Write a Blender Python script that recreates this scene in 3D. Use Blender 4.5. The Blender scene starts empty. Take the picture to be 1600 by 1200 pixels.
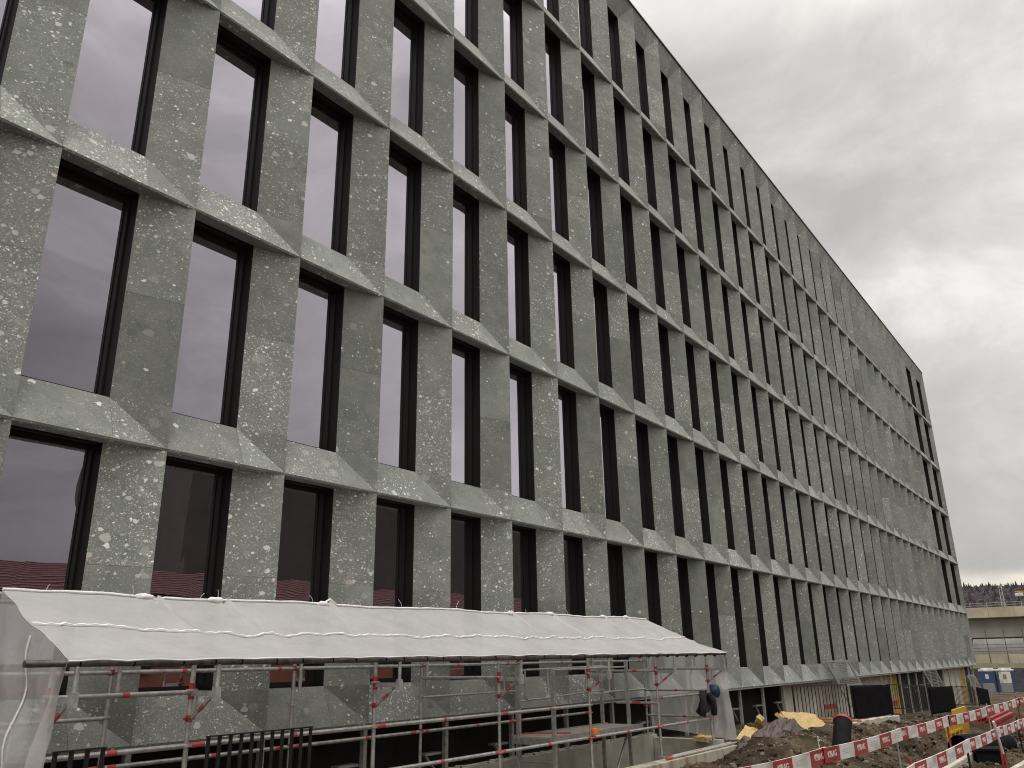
import bpy, bmesh, math, random
from mathutils import Vector, Matrix, noise
random.seed(7)
scene = bpy.context.scene
COL = scene.collection
PI = math.pi
# ---------------------------------------------------------------- camera
CX, CY, CZ = -3.6426, -9.1661, 1.65
RR = ((0.5892, -0.8078, -0.0171), (-0.2491, -0.2017, 0.9473), (0.7687, 0.5539, 0.32))
cam_d = bpy.data.cameras.new('camera')
cam_d.sensor_width = 36.0
cam_d.lens = 36.0 * 1279.03 / 1600.0
cam_d.clip_start = 0.05
cam_d.clip_end = 6000
cam = bpy.data.objects.new('camera', cam_d)
COL.objects.link(cam)
bx_, by_, bz_ = Vector(RR[0]).normalized(), Vector(RR[1]), -Vector(RR[2])
bz_.normalize(); by_ = bz_.cross(bx_).normalized(); bx_ = by_.cross(bz_)
M = Matrix((bx_, by_, bz_)).transposed().to_4x4()
M.translation = (CX, CY, CZ)
cam.matrix_world = M
scene.camera = cam
# ---------------------------------------------------------------- world
SUN_EL, SUN_AZ = math.radians(62), math.radians(244)      # azimuth clockwise from +Y
world = bpy.data.worlds.new('World')
scene.world = world
world.use_nodes = True
wn, wl = world.node_tree.nodes, world.node_tree.links
wn.clear()
wo = wn.new('ShaderNodeOutputWorld')
sky = wn.new('ShaderNodeTexSky')
sky.sky_type = 'NISHITA'; sky.sun_disc = False
sky.sun_elevation = SUN_EL; sky.sun_rotation = SUN_AZ
sky.dust_density = 3.0; sky.air_density = 1.0
bg1 = wn.new('ShaderNodeBackground'); bg1.inputs[1].default_value = 0.08
wl.new(sky.outputs[0], bg1.inputs[0])
# a layer of cloud laid out on a plane overhead
tc = wn.new('ShaderNodeTexCoord')
sep = wn.new('ShaderNodeSeparateXYZ'); wl.new(tc.outputs['Generated'], sep.inputs[0])
zc = wn.new('ShaderNodeMath'); zc.operation = 'MAXIMUM'; wl.new(sep.outputs[2], zc.inputs[0]); zc.inputs[1].default_value = 0.0
za = wn.new('ShaderNodeMath'); za.operation = 'ADD'; wl.new(zc.outputs[0], za.inputs[0]); za.inputs[1].default_value = 0.16
dx = wn.new('ShaderNodeMath'); dx.operation = 'DIVIDE'; wl.new(sep.outputs[0], dx.inputs[0]); wl.new(za.outputs[0], dx.inputs[1])
dy = wn.new('ShaderNodeMath'); dy.operation = 'DIVIDE'; wl.new(sep.outputs[1], dy.inputs[0]); wl.new(za.outputs[0], dy.inputs[1])
cmb = wn.new('ShaderNodeCombineXYZ'); wl.new(dx.outputs[0], cmb.inputs[0]); wl.new(dy.outputs[0], cmb.inputs[1]); cmb.inputs[2].default_value = 3.7
n1 = wn.new('ShaderNodeTexNoise'); n1.inputs['Scale'].default_value = 3.0; n1.inputs['Detail'].default_value = 9; n1.inputs['Roughness'].default_value = 0.6; n1.inputs['Distortion'].default_value = 0.45
cmp_ = wn.new('ShaderNodeMapping'); cmp_.inputs['Scale'].default_value = (1, 1, 2.0); cmp_.inputs['Location'].default_value = (3.1, 1.7, 0.4)
wl.new(tc.outputs['Generated'], cmp_.inputs[0]); wl.new(cmp_.outputs[0], n1.inputs['Vector'])
cr = wn.new('ShaderNodeValToRGB')
e = cr.color_ramp.elements
e[0].position = 0.33; e[0].color = (0.55, 0.53, 0.52, 1)
e[1].position = 0.66; e[1].color = (0.93, 0.905, 0.865, 1)
m_ = e.new(0.46); m_.color = (0.65, 0.625, 0.60, 1)
m2 = e.new(0.56); m2.color = (0.745, 0.72, 0.69, 1)
wl.new(n1.outputs['Fac'], cr.inputs[0])
# overcast brightness by direction: brighter high up, a bright band low down beyond the building, darker low to the left
zr = wn.new('ShaderNodeMapRange'); zr.inputs[1].default_value = 0.62; zr.inputs[2].default_value = 0.95; zr.inputs[3].default_value = 0.93; zr.inputs[4].default_value = 3.9
wl.new(sep.outputs[2], zr.inputs[0])
dr = wn.new('ShaderNodeVectorMath'); dr.operation = 'DOT_PRODUCT'; wl.new(tc.outputs['Generated'], dr.inputs[0]); dr.inputs[1].default_value = (0.62, -0.52, 0.58)
dm = wn.new('ShaderNodeMapRange'); dm.interpolation_type = 'SMOOTHSTEP'
dm.inputs[1].default_value = 0.60; dm.inputs[2].default_value = 1.0; dm.inputs[3].default_value = 1.0; dm.inputs[4].default_value = 1.4
wl.new(dr.outputs['Value'], dm.inputs[0])
# darker cloud bank low down towards the camera's back left
dr2 = wn.new('ShaderNodeVectorMath'); dr2.operation = 'DOT_PRODUCT'; wl.new(tc.outputs['Generated'], dr2.inputs[0]); dr2.inputs[1].default_value = (0.27, -0.95, 0.10)
dm2 = wn.new('ShaderNodeMapRange'); dm2.interpolation_type = 'SMOOTHSTEP'
dm2.inputs[1].default_value = 0.80; dm2.inputs[2].default_value = 1.0; dm2.inputs[3].default_value = 1.0; dm2.inputs[4].default_value = 0.32
wl.new(dr2.outputs['Value'], dm2.inputs[0])
mu = wn.new('ShaderNodeMath'); mu.operation = 'MULTIPLY'; wl.new(zr.outputs[0], mu.inputs[0]); wl.new(dm.outputs[0], mu.inputs[1])
mu2 = wn.new('ShaderNodeMath'); mu2.operation = 'MULTIPLY'; wl.new(mu.outputs[0], mu2.inputs[0]); wl.new(dm2.outputs[0], mu2.inputs[1])
hn = wn.new('ShaderNodeTexNoise'); hn.inputs['Scale'].default_value = 5.0; hn.inputs['Detail'].default_value = 5
hmp = wn.new('ShaderNodeMapping'); hmp.inputs['Scale'].default_value = (1, 1, 3.5); wl.new(tc.outputs['Generated'], hmp.inputs[0]); wl.new(hmp.outputs[0], hn.inputs['Vector'])
hj = wn.new('ShaderNodeMath'); hj.operation = 'MULTIPLY_ADD'; wl.new(hn.outputs['Fac'], hj.inputs[0]); hj.inputs[1].default_value = 0.09; wl.new(sep.outputs[2], hj.inputs[2])
hzr = wn.new('ShaderNodeValToRGB'); hzr.color_ramp.interpolation = 'EASE'
he = hzr.color_ramp.elements; he[0].position = 0.115; he[0].color = (0.92, 0.88, 0.78, 1); he[1].position = 0.30; he[1].color = (0.55, 0.55, 0.55, 1)
q_ = he.new(0.145); q_.color = (0.50, 0.50, 0.50, 1); q_ = he.new(0.19); q_.color = (0.52, 0.52, 0.52, 1)
wl.new(hj.outputs[0], hzr.inputs[0])
hz = wn.new('ShaderNodeMath'); hz.operation = 'MULTIPLY'; wl.new(hzr.outputs[0], hz.inputs[0]); hz.inputs[1].default_value = 1.82
mu3 = wn.new('ShaderNodeMath'); mu3.operation = 'MULTIPLY'; wl.new(mu2.outputs[0], mu3.inputs[0]); mu3.inputs[1].default_value = 1.82; mu2 = mu3
bg2 = wn.new('ShaderNodeBackground')
tint = wn.new('ShaderNodeMix'); tint.data_type = 'RGBA'; tint.blend_type = 'MULTIPLY'; tint.inputs[0].default_value = 1.0
wl.new(cr.outputs[0], tint.inputs[6]); wl.new(hzr.outputs[0], tint.inputs[7]); wl.new(tint.outputs[2], bg2.inputs[0]); wl.new(mu2.outputs[0], bg2.inputs[1])
mx = wn.new('ShaderNodeMixShader'); mx.inputs[0].default_value = 0.93
wl.new(bg1.outputs[0], mx.inputs[1]); wl.new(bg2.outputs[0], mx.inputs[2]); wl.new(mx.outputs[0], wo.inputs[0])
# ---------------------------------------------------------------- sun (overcast: wide and weak)
sd = bpy.data.lights.new('sun', 'SUN'); sd.energy = 1.4; sd.angle = math.radians(30); sd.color = (1, 0.965, 0.92)
sun = bpy.data.objects.new('sun', sd); COL.objects.link(sun)
sun.rotation_euler = (PI / 2 - SUN_EL, 0, -SUN_AZ + PI)
sun.location = (-20, -30, 50)
scene.view_settings.view_transform = 'Standard'
scene.view_settings.look = 'None'
scene.view_settings.exposure = 0.0
scene.view_settings.gamma = 1.0
scene.cycles.filter_width = 1.05

# ================================================================ helpers
def pix(P):
    d = (P[0] - CX, P[1] - CY, P[2] - CZ)
    a = [sum(r[i] * d[i] for i in range(3)) for r in RR]
    if a[2] < 0.1: return None
    return (800 + 1279.03 * a[0] / a[2], 600 - 1279.03 * a[1] / a[2], a[2])
def tag(o, label=None, cat=None, group=None, kind=None):
    if label: o['label'] = label
    if cat: o['category'] = cat
    if group: o['group'] = group
    if kind: o['kind'] = kind
    return o
def empty(name, loc=(0, 0, 0), rz=0.0):
    o = bpy.data.objects.new(name, None); o.empty_display_size = 0.2
    COL.objects.link(o); o.location = loc; o.rotation_euler = (0, 0, rz)
    return o
class MB:
    """collects faces in several materials and links them as one mesh object"""
    def __init__(s): s.v = []; s.f = []; s.m = []; s.c = []; s.sm = []
    def poly(s, pts, mi=0, col=(0, 0, 0, 1), smooth=False):
        b = len(s.v); s.v += [tuple(p) for p in pts]; s.f.append(tuple(range(b, b + len(pts)))); s.m.append(mi); s.c.append(col); s.sm.append(smooth)
    def grid(s, rows, mi=0, col=(0, 0, 0, 1), smooth=True, closed=False):
        b = len(s.v); n = len(rows[0])
        for r in rows: s.v += [tuple(p) for p in r]
        for i in range(len(rows) - 1):
            for j in range(n if closed else n - 1):
                k = (j + 1) % n
                s.f.append((b + i * n + j, b + i * n + k, b + (i + 1) * n + k, b + (i + 1) * n + j)); s.m.append(mi); s.c.append(col); s.sm.append(smooth)
    def box(s, x0, x1, y0, y1, z0, z1, mi=0, col=(0, 0, 0, 1), T=None, bev=0.0):
        if bev > 0:
            bm = bmesh.new(); bmesh.ops.create_cube(bm, size=1)
            for v in bm.verts: v.co = Vector((x0 + (v.co.x + .5) * (x1 - x0), y0 + (v.co.y + .5) * (y1 - y0), z0 + (v.co.z + .5) * (z1 - z0)))
            bmesh.ops.bevel(bm, geom=bm.edges[:], offset=bev, segments=2, affect='EDGES', profile=0.7)
            s.frombm(bm, mi, col, T); bm.free(); return
        P = [Vector(p) for p in ((x0, y0, z0), (x1, y0, z0), (x1, y1, z0), (x0, y1, z0), (x0, y0, z1), (x1, y0, z1), (x1, y1, z1), (x0, y1, z1))]
        if T is not None: P = [T @ p for p in P]
        b = len(s.v); s.v += [tuple(p) for p in P]
        for f in ((0, 3, 2, 1), (4, 5, 6, 7), (0, 1, 5, 4), (1, 2, 6, 5), (2, 3, 7, 6), (3, 0, 4, 7)):
            s.f.append(tuple(b + i for i in f)); s.m.append(mi); s.c.append(col); s.sm.append(False)
    def frombm(s, bm, mi=0, col=(0, 0, 0, 1), T=None, smooth=False):
        b = len(s.v); bm.verts.ensure_lookup_table(); bm.verts.index_update()
        for v in bm.verts: s.v.append(tuple(T @ v.co if T is not None else v.co))
        for f in bm.faces: s.f.append(tuple(b + v.index for v in f.verts)); s.m.append(mi); s.c.append(col); s.sm.append(smooth)
    def bar(s, p0, p1, w, h, mi=0, up=(0, 0, 1)):
        p0, p1 = Vector(p0), Vector(p1); d = (p1 - p0); L = d.length; d.normalize()
        u = Vector(up)
        if abs(d.dot(u)) > 0.98: u = Vector((0, 1, 0))
        a = d.cross(u).normalized(); u = a.cross(d)
        T = Matrix((d, a, u)).transposed().to_4x4(); T.translation = p0
        s.box(0, L, -w / 2, w / 2, -h / 2, h / 2, mi, T=T)
    def tube(s, pts, r, mi=0, n=10, caps=True, rads=None):
        pts = [Vector(p) for p in pts]; rows = []
        prev = None
        for i, p in enumerate(pts):
            d = (pts[min(i + 1, len(pts) - 1)] - pts[max(i - 1, 0)]).normalized()
            if prev is None:
                a = d.cross(Vector((0, 0, 1)))
                if a.length < 0.1: a = d.cross(Vector((0, 1, 0)))
                a.normalize()
            else:
                a = (prev - d * prev.dot(d)).normalized()
            prev = a; b = d.cross(a); rr = rads[i] if rads else r
            rows.append([p + (a * math.cos(2 * PI * k / n) + b * math.sin(2 * PI * k / n)) * rr for k in range(n)])
        s.grid(rows, mi, closed=True)
        if caps: s.poly(rows[0][::-1], mi); s.poly(rows[-1], mi)
    def build(s, name, mats, parent=None, fix=False, uv=False):
        me = bpy.data.meshes.new(name); me.from_pydata(s.v, [], s.f)
        if not isinstance(mats, (list, tuple)): mats = [mats]
        for m in mats: me.materials.append(m)
        me.polygons.foreach_set('material_index', s.m)
        me.polygons.foreach_set('use_smooth', s.sm)
        if any(c != (0, 0, 0, 1) for c in s.c):
            at = me.color_attributes.new('pan', 'FLOAT_COLOR', 'CORNER')
            i = 0
            for f, c in zip(s.f, s.c):
                for _ in f: at.data[i].color = c; i += 1
        me.update()
        if fix:
            bm = bmesh.new(); bm.from_mesh(me); bmesh.ops.recalc_face_normals(bm, faces=bm.faces); bm.to_mesh(me); bm.free()
        o = bpy.data.objects.new(name, me); COL.objects.link(o)
        if parent: o.parent = parent
        return o

# ================================================================ materials
MAT = {}
def newmat(name):
    m = bpy.data.materials.new(name); m.use_nodes = True
    nt = m.node_tree; nt.nodes.clear()
    o = nt.nodes.new('ShaderNodeOutputMaterial'); p = nt.nodes.new('ShaderNodeBsdfPrincipled')
    nt.links.new(p.outputs[0], o.inputs[0]); MAT[name] = m
    return m, nt, p, o
def noi(nt, vec, scale, detail=4, rough=0.55, dist=0.0):
    n = nt.nodes.new('ShaderNodeTexNoise'); n.inputs['Scale'].default_value = scale; n.inputs['Detail'].default_value = detail
    n.inputs['Roughness'].default_value = rough; n.inputs['Distortion'].default_value = dist
    if vec is not None: nt.links.new(vec, n.inputs['Vector'])
    return n
def ramp(nt, fac, stops, interp='LINEAR'):
    r = nt.nodes.new('ShaderNodeValToRGB'); r.color_ramp.interpolation = interp
    e = r.color_ramp.elements
    while len(e) > 1: e.remove(e[-1])
    e[0].position = stops[0][0]; c = stops[0][1]; e[0].color = (*c, 1) if len(c) == 3 else c
    for p, c in stops[1:]:
        x = e.new(p); x.color = (*c, 1) if len(c) == 3 else c
    nt.links.new(fac, r.inputs[0]); return r
def mth(nt, op, a, b=None, clamp=False):
    n = nt.nodes.new('ShaderNodeMath'); n.operation = op; n.use_clamp = clamp
    for i, x in enumerate((a, b)):
        if x is None: continue
        if isinstance(x, (int, float)): n.inputs[i].default_value = x
        else: nt.links.new(x, n.inputs[i])
    return n.outputs[0]
def mixc(nt, fac, a, b, mode='MIX'):
    n = nt.nodes.new('ShaderNodeMix'); n.data_type = 'RGBA'; n.blend_type = mode
    if isinstance(fac, (int, float)): n.inputs[0].default_value = fac
    else: nt.links.new(fac, n.inputs[0])
    for i, x in ((6, a), (7, b)):
        if isinstance(x, tuple): n.inputs[i].default_value = (*x, 1)
        else: nt.links.new(x, n.inputs[i])
    return n.outputs[2]
def bump(nt, p, h, strength=0.3, dist=0.02):
    b = nt.nodes.new('ShaderNodeBump'); b.inputs['Strength'].default_value = strength; b.inputs['Distance'].default_value = dist
    nt.links.new(h, b.inputs['Height']); nt.links.new(b.outputs[0], p.inputs['Normal']); return b
def simple(name, c1, c2=None, scale=6, rough=0.6, metal=0.0, bstr=0.15, bscale=None, detail=5, spec=0.5, lo=0.35, hi=0.65):
    m, nt, p, o = newmat(name)
    t = nt.nodes.new('ShaderNodeTexCoord')
    c2 = c2 or tuple(min(1, x * 1.25 + .005) for x in c1)
    n = noi(nt, t.outputs['Object'], scale, detail, 0.6)
    r = ramp(nt, n.outputs['Fac'], [(lo, c1), (hi, c2)])
    nt.links.new(r.outputs[0], p.inputs['Base Color'])
    p.inputs['Roughness'].default_value = rough; p.inputs['Metallic'].default_value = metal
    p.inputs['Specular IOR Level'].default_value = spec
    if bstr:
        n2 = noi(nt, t.outputs['Object'], bscale or scale * 4, 4, 0.6); bump(nt, p, n2.outputs['Fac'], bstr, 0.01)
    return m
# --- green conglomerate stone: every slab has its own cut (face attribute "pan": offset, density, tone)
def stone(name, light=1.0):
    m, nt, p, o = newmat(name)
    N = nt.nodes.new; L = nt.links.new
    t = N('ShaderNodeTexCoord'); at = N('ShaderNodeVertexColor'); at.layer_name = 'pan'
    sp = N('ShaderNodeSeparateColor'); L(at.outputs['Color'], sp.inputs[0])
    off = N('ShaderNodeCombineXYZ')
    L(mth(nt, 'MULTIPLY', sp.outputs[0], 91.0), off.inputs[0]); L(mth(nt, 'MULTIPLY', sp.outputs[1], 57.0), off.inputs[1]); L(mth(nt, 'MULTIPLY', sp.outputs[2], 73.0), off.inputs[2])
    va = N('ShaderNodeVectorMath'); va.operation = 'ADD'; L(t.outputs['Object'], va.inputs[0]); L(off.outputs[0], va.inputs[1])
    # squash so that the pebbles lie in a drift, then warp so that they are irregular
    mp = N('ShaderNodeMapping'); mp.inputs['Scale'].default_value = (1.0, 1.0, 1.35); mp.inputs['Rotation'].default_value = (0.3, 0.4, 0.0)
    L(va.outputs[0], mp.inputs[0])
    wn1 = noi(nt, mp.outputs[0], 11.0, 3, 0.6)
    ws = N('ShaderNodeVectorMath'); ws.operation = 'SCALE'; ws.inputs['Scale'].default_value = 0.07; L(wn1.outputs['Color'], ws.inputs[0])
    vw = N('ShaderNodeVectorMath'); vw.operation = 'ADD'; L(mp.outputs[0], vw.inputs[0]); L(ws.outputs[0], vw.inputs[1])
    wn2 = noi(nt, mp.outputs[0], 45.0, 2, 0.6)
    ws2 = N('ShaderNodeVectorMath'); ws2.operation = 'SCALE'; ws2.inputs['Scale'].default_value = 0.03; L(wn2.outputs['Color'], ws2.inputs[0])
    vw2 = N('ShaderNodeVectorMath'); vw2.operation = 'ADD'; L(vw.outputs[0], vw2.inputs[0]); L(ws2.outputs[0], vw2.inputs[1])
    V = vw2.outputs[0]
    # matrix
    nb = noi(nt, V, 2.2, 6, 0.62, 0.6)
    base = ramp(nt, nb.outputs['Fac'], [(0.30, (0.138, 0.154, 0.139)), (0.5, (0.176, 0.192, 0.172)), (0.72, (0.228, 0.240, 0.212))]).outputs[0]
    ng = noi(nt, va.outputs[0], 70, 3, 0.7)
    base = mixc(nt, 0.55, base, ramp(nt, ng.outputs['Fac'], [(0.3, (0.30, 0.30, 0.30)), (0.7, (0.68, 0.68, 0.66))]).outputs[0], 'OVERLAY')
    dn = noi(nt, va.outputs[0], 1.1, 3, 0.5)          # density of pebbles drifts within and between slabs
    dens = mth(nt, 'ADD', mth(nt, 'MULTIPLY', mth(nt, 'SUBTRACT', dn.outputs['Fac'], 0.5), 1.3), mth(nt, 'MULTIPLY', mth(nt, 'SUBTRACT', sp.outputs[1], 0.42), 0.75))
    def layer(base, scale, thr, size, soft, cols, dcoef, mixf=1.0):
        vo = N('ShaderNodeTexVoronoi'); vo.feature = 'F1'; vo.inputs['Scale'].default_value = scale; L(V, vo.inputs['Vector'])
        s = N('ShaderNodeSeparateColor'); L(vo.outputs['Color'], s.inputs[0])
        # present if random > threshold - density
        th = mth(nt, 'SUBTRACT', thr, mth(nt, 'MULTIPLY', dens, dcoef))
        pres = mth(nt, 'GREATER_THAN', s.outputs[0], th)
        rad = mth(nt, 'MULTIPLY', mth(nt, 'ADD', mth(nt, 'MULTIPLY', s.outputs[1], 0.75), 0.25), size)
        ins = mth(nt, 'MULTIPLY', mth(nt, 'SUBTRACT', rad, vo.outputs['Distance']), 1.0 / soft, clamp=True)
        msk = mth(nt, 'MULTIPLY', mth(nt, 'MULTIPLY', ins, pres), mixf)
        c = ramp(nt, s.outputs[2], cols).outputs[0]
        return mixc(nt, msk, base, c)
    W = [(0.0, (0.30, 0.32, 0.30)), (0.35, (0.46, 0.47, 0.44)), (0.75, (0.66, 0.655, 0.62)), (0.93, (0.80, 0.79, 0.75)), (1.0, (0.60, 0.51, 0.46))]
    G = [(0.0, (0.085, 0.115, 0.10)), (0.5, (0.22, 0.25, 0.22)), (1.0, (0.34, 0.34, 0.29))]
    base = layer(base, 4.2, 0.66, 0.45, 0.06, G, 0.5, 0.7)
    base = layer(base, 17.0, 0.55, 0.42, 0.12, G, 0.6, 0.8)
    base = layer(base, 50.0, 0.62, 0.50, 0.10, [(0.0, (0.075, 0.085, 0.08)), (1.0, (0.13, 0.14, 0.13))], 0.5, 0.85)
    base = layer(base, 64.0, 0.54, 0.50, 0.10, [(0.0, (0.27, 0.285, 0.27)), (0.7, (0.40, 0.41, 0.39)), (1.0, (0.68, 0.68, 0.65))], 0.9, 0.85)
    base = layer(base, 31.0, 0.77, 0.42, 0.06, W, 1.2)
    base = layer(base, 15.0, 0.82, 0.40, 0.035, W, 0.75)
    base = layer(base, 7.5, 0.87, 0.36, 0.05, W, 0.35)
    base = layer(base, 4.6, 0.945, 0.33, 0.035, [(0.0, (0.50, 0.50, 0.46)), (0.5, (0.46, 0.47, 0.43)), (0.8, (0.48, 0.39, 0.34)), (1.0, (0.52, 0.42, 0.37))], 0.12, 0.9)
    base = layer(base, 40.0, 0.90, 0.34, 0.10, [(0.0, (0.05, 0.06, 0.055)), (1.0, (0.09, 0.10, 0.09))], 0.2, 0.8)
    # slab tone
    tone = N('ShaderNodeMapRange'); tone.inputs[1].default_value = 0; tone.inputs[2].default_value = 1
    tone.inputs[3].default_value = 0.80 * light; tone.inputs[4].default_value = 1.18 * light; L(sp.outputs[2], tone.inputs[0])
    hs = N('ShaderNodeHueSaturation'); L(base, hs.inputs['Color']); L(tone.outputs[0], hs.inputs['Value'])
    L(mth(nt, 'ADD', 0.62, mth(nt, 'MULTIPLY', sp.outputs[0], 0.5)), hs.inputs['Saturation'])
    wt = mixc(nt, mth(nt, 'MULTIPLY', sp.outputs[1], 0.18), hs.outputs['Color'], (0.23, 0.222, 0.20))
    L(wt, p.inputs['Base Color'])
    p.inputs['Roughness'].default_value = 0.52; p.inputs['Specular IOR Level'].default_value = 0.35
    bump(nt, p, ng.outputs['Fac'], 0.10, 0.004)
    return m
STONE = stone('green_conglomerate', 1.20)
def glass():
    m, nt, p, o = newmat('coated_glass')
    N = nt.nodes.new; L = nt.links.new
    nt.nodes.remove(p)
    t = N('ShaderNodeTexCoord'); n = noi(nt, t.outputs['Object'], 0.9, 2, 0.5)
    b = N('ShaderNodeBump'); b.inputs['Strength'].default_value = 0.03; b.inputs['Distance'].default_value = 0.12; L(n.outputs['Fac'], b.inputs['Height'])
    g = N('ShaderNodeBsdfGlossy'); g.inputs['Color'].default_value = (0.84, 0.80, 0.90, 1); g.inputs['Roughness'].default_value = 0.0; L(b.outputs[0], g.inputs['Normal'])
    d = N('ShaderNodeBsdfDiffuse'); d.inputs['Color'].default_value = (0.020, 0.017, 0.017, 1)
    f = N('ShaderNodeFresnel'); f.inputs['IOR'].default_value = 3.2
    mm = mth(nt, 'MULTIPLY_ADD', f.outputs[0], 0.8)
    mm.node.inputs[2].default_value = 0.36; mm.node.use_clamp = True
    x = N('ShaderNodeMixShader'); L(mm, x.inputs[0]); L(d.outputs[0], x.inputs[1]); L(g.outputs[0], x.inputs[2]); L(x.outputs[0], o.inputs[0])
    return m
GLASS = glass()
FRAME = simple('dark_bronze_aluminium', (0.011, 0.0085, 0.0085), (0.015, 0.012, 0.012), 3, 0.6, 0.1, 0.03, spec=.3)
COPING = simple('dark_sheet_metal', (0.035, 0.035, 0.035), None, 3, 0.45, 0.6, 0.05)
CONC = simple('raw_concrete', (0.40, 0.37, 0.31), (0.58, 0.545, 0.47), 2.2, 0.85, 0, 0.35, 30, 8)
CONCD = simple('old_concrete', (0.20, 0.175, 0.14), (0.35, 0.31, 0.25), 0.7, 0.9, 0, 0.3, 8, 8)
GALV = simple('galvanised_steel', (0.36, 0.355, 0.34), (0.58, 0.57, 0.54), 14, 0.42, 0.55, 0.1)
DARKWALL = simple('dark_board', (0.018, 0.016, 0.014), (0.035, 0.031, 0.027), 2, 0.8)

# ================================================================ the office building
S = 1.8
DEP = 0.2155; WW = 1.107; JD = 0.215
ZB = [0.803, 4.162, 7.527, 10.892, 14.257, 17.622]; ZHEAD = 21.0; ZTOP = 21.86
XEND = 62.6
ROOT = empty('office_building', (0, 0, 0))
tag(ROOT, 'long six storey office building clad in faceted green grey stone slabs with deep dark windows', 'building')
def pc(tone=None): return (random.random(), random.random() if random.random() < .8 else random.random() * .4, random.random() if tone is None else tone, 1)
def cell(x0, x1, w, zb, zt, s, top=False):
    """returns pier, sill, window opening of one bay of one storey"""
    d = DEP; xw = x0 + w; zs = zb + s
    P = MB(); Q = MB(); l = 0.03
    zh = ZHEAD if top else zt
    zj = zs + (zh - zs) * 0.5
    c1, c2, c3 = pc(), pc(), pc()
    def pq(za, zc, c): P.poly([(xw, d, za), (x1, 0, za), (x1, 0, zc), (xw, d, zc)], 0, c)
    g = 0.0015
    pq(zs, zj - g, c1); pq(zj + g, zh, c2)
    P.poly([(xw, d, zs), (x1, 0, zb + l), (x1, 0, zs)], 0, c3)
    P.poly([(xw, d + .01, zj - g), (x1, .012, zj - g), (x1, .012, zj + g), (xw, d + .01, zj + g)], 0, (c1[0], .1, 0.0, 1))
    # return of the ridge on the far side
    P.poly([(x1, 0, zb), (x1, d, zb), (x1, d, zt), (x1, 0, zt)], 0, c1)
    c4, c5 = pc(random.uniform(.45, 1)), pc(random.uniform(.3, 1))  # sills face up: light from above put into a paler slab tone
    Q.poly([(x0, 0, zb + l), (xw - g, 0, zb + l), (xw - g, d, zs), (x0, d, zs)], 0, c4)
    Q.poly([(xw + g, 0, zb + l), (x1, 0, zb + l), (xw + g, d, zs)], 0, c5)
    nseg = 14; rg = [random.uniform(-.007, .007) for _ in range(nseg + 1)]; rg[0] = rg[-1] = 0
    for i in range(nseg):                                # the broken lower arris
        xa, xb = x0 + (x1 - x0) * i / nseg, x0 + (x1 - x0) * (i + 1) / nseg
        Q.poly([(xa, 0.001, zb + l), (xa, .012, zb + rg[i] * .5), (xb, .012, zb + rg[i + 1] * .5), (xb, 0.001, zb + l)], 0, (c4[0], c4[1], c4[2] * .4, 1))
    Q.poly([(x0, .012, zb), (x1, .012, zb), (xw, d, zb), (x0, d, zb)], 0, pc(random.uniform(0, .5)))  # soffit of the same stone, its shade painted in as a darker tone
    if top:
        c6, c7 = pc(random.uniform(.1, .8)), pc()
        P.poly([(xw, d, zh), (x1, 0, zh), (x1, 0, zt)], 0, c7)
        P.poly([(x0, d, zh), (xw, d, zh), (xw, 0, zt), (x0, 0, zt)], 0, c6)
        P.poly([(xw, d, zh), (x1, 0, zt), (xw, 0, zt)], 0, c7)
    return P, Q
def window(x0, w, zs, zh):
    F = MB(); d = DEP; e = d + JD; x1 = x0 + w; wd = x1 - x0
    # deep metal box with stepped guide rails
    F.poly([(x0, d, zs), (x0, d, zh), (x0, e, zh), (x0, e, zs)])
    F.poly([(x1, d, zs), (x1, e, zs), (x1, e, zh), (x1, d, zh)])
    F.poly([(x0, d, zh), (x1, d, zh), (x1, e, zh), (x0, e, zh)])
    F.poly([(x0, d, zs), (x0, e, zs), (x1, e, zs), (x1, d, zs)])
    F.box(x1 - .010, x1, d + .004, d + .06, zs, zh - .004)
    F.box(x0, x1 - .012, d + .02, d + .08, zh - .02, zh - .004)
    t = .022
    F.box(x1 - t, x1 - .001, e - .03, e, zs, zh - .004); F.box(x0 + .001, x0 + t, e - .03, e, zs, zh - .004)
    F.box(x0 + t, x1 - t, e - .03, e, zh - .07, zh - .004); F.box(x0 + t, x1 - t, e - .03, e, zs + .004, zs + .07)
    G = MB(); r = lambda: random.uniform(-.0025, .0025)
    G.poly([(x0 + t - .01, e - .02 + r(), zs + .06), (x1 - t + .01, e - .02 + r(), zs + .06), (x1 - t + .01, e - .02 + r(), zh - .06), (x0 + t - .01, e - .02 + r(), zh - .06)])
    return F, G
def area(x0, w, zb, zt):
    ps = [pix(p) for p in ((x0, 0, zb), (x0 + S, 0, zb), (x0 + S, 0, zt), (x0, 0, zt))]
    if any(p is None for p in ps): return 0
    xs = [min(max(p[0], 0), 1600) for p in ps]; ys = [min(max(p[1], 0), 1200) for p in ps]
    a = (max(xs) - min(xs)) * (max(ys) - min(ys)) * .6
    xa, xb = pix((x0, 0, zb)), pix((x0 + w, DEP, zb))
    win = max(0, (xb[0] - xa[0])) / max(1, abs(ps[1][0] - ps[0][0]))
    return a, a * min(1, win)
cells = []
for r in range(6):
    top = r == 5; zb = ZB[r]; zt = ZTOP if top else ZB[r + 1]; s = 0.55 if r == 0 else 0.566
    ks = [(k * S, (k + 1) * S, WW) for k in range(-5, 31)]
    if r == 0: ks += [(k * S, (k + 1) * S, WW) for k in range(31, 34)] + [(34 * S, XEND, .9)]
    else: ks += [(31 * S, 32.89 * S, 2.92), (32.89 * S, XEND, 2.92)]
    for x0, x1, w in ks:
        a = area(x0, w, zb, zt); a = a if a else (0, 0)
        cells.append((a[0], a[1], x0, x1, w, zb, zt, s, top))
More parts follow.
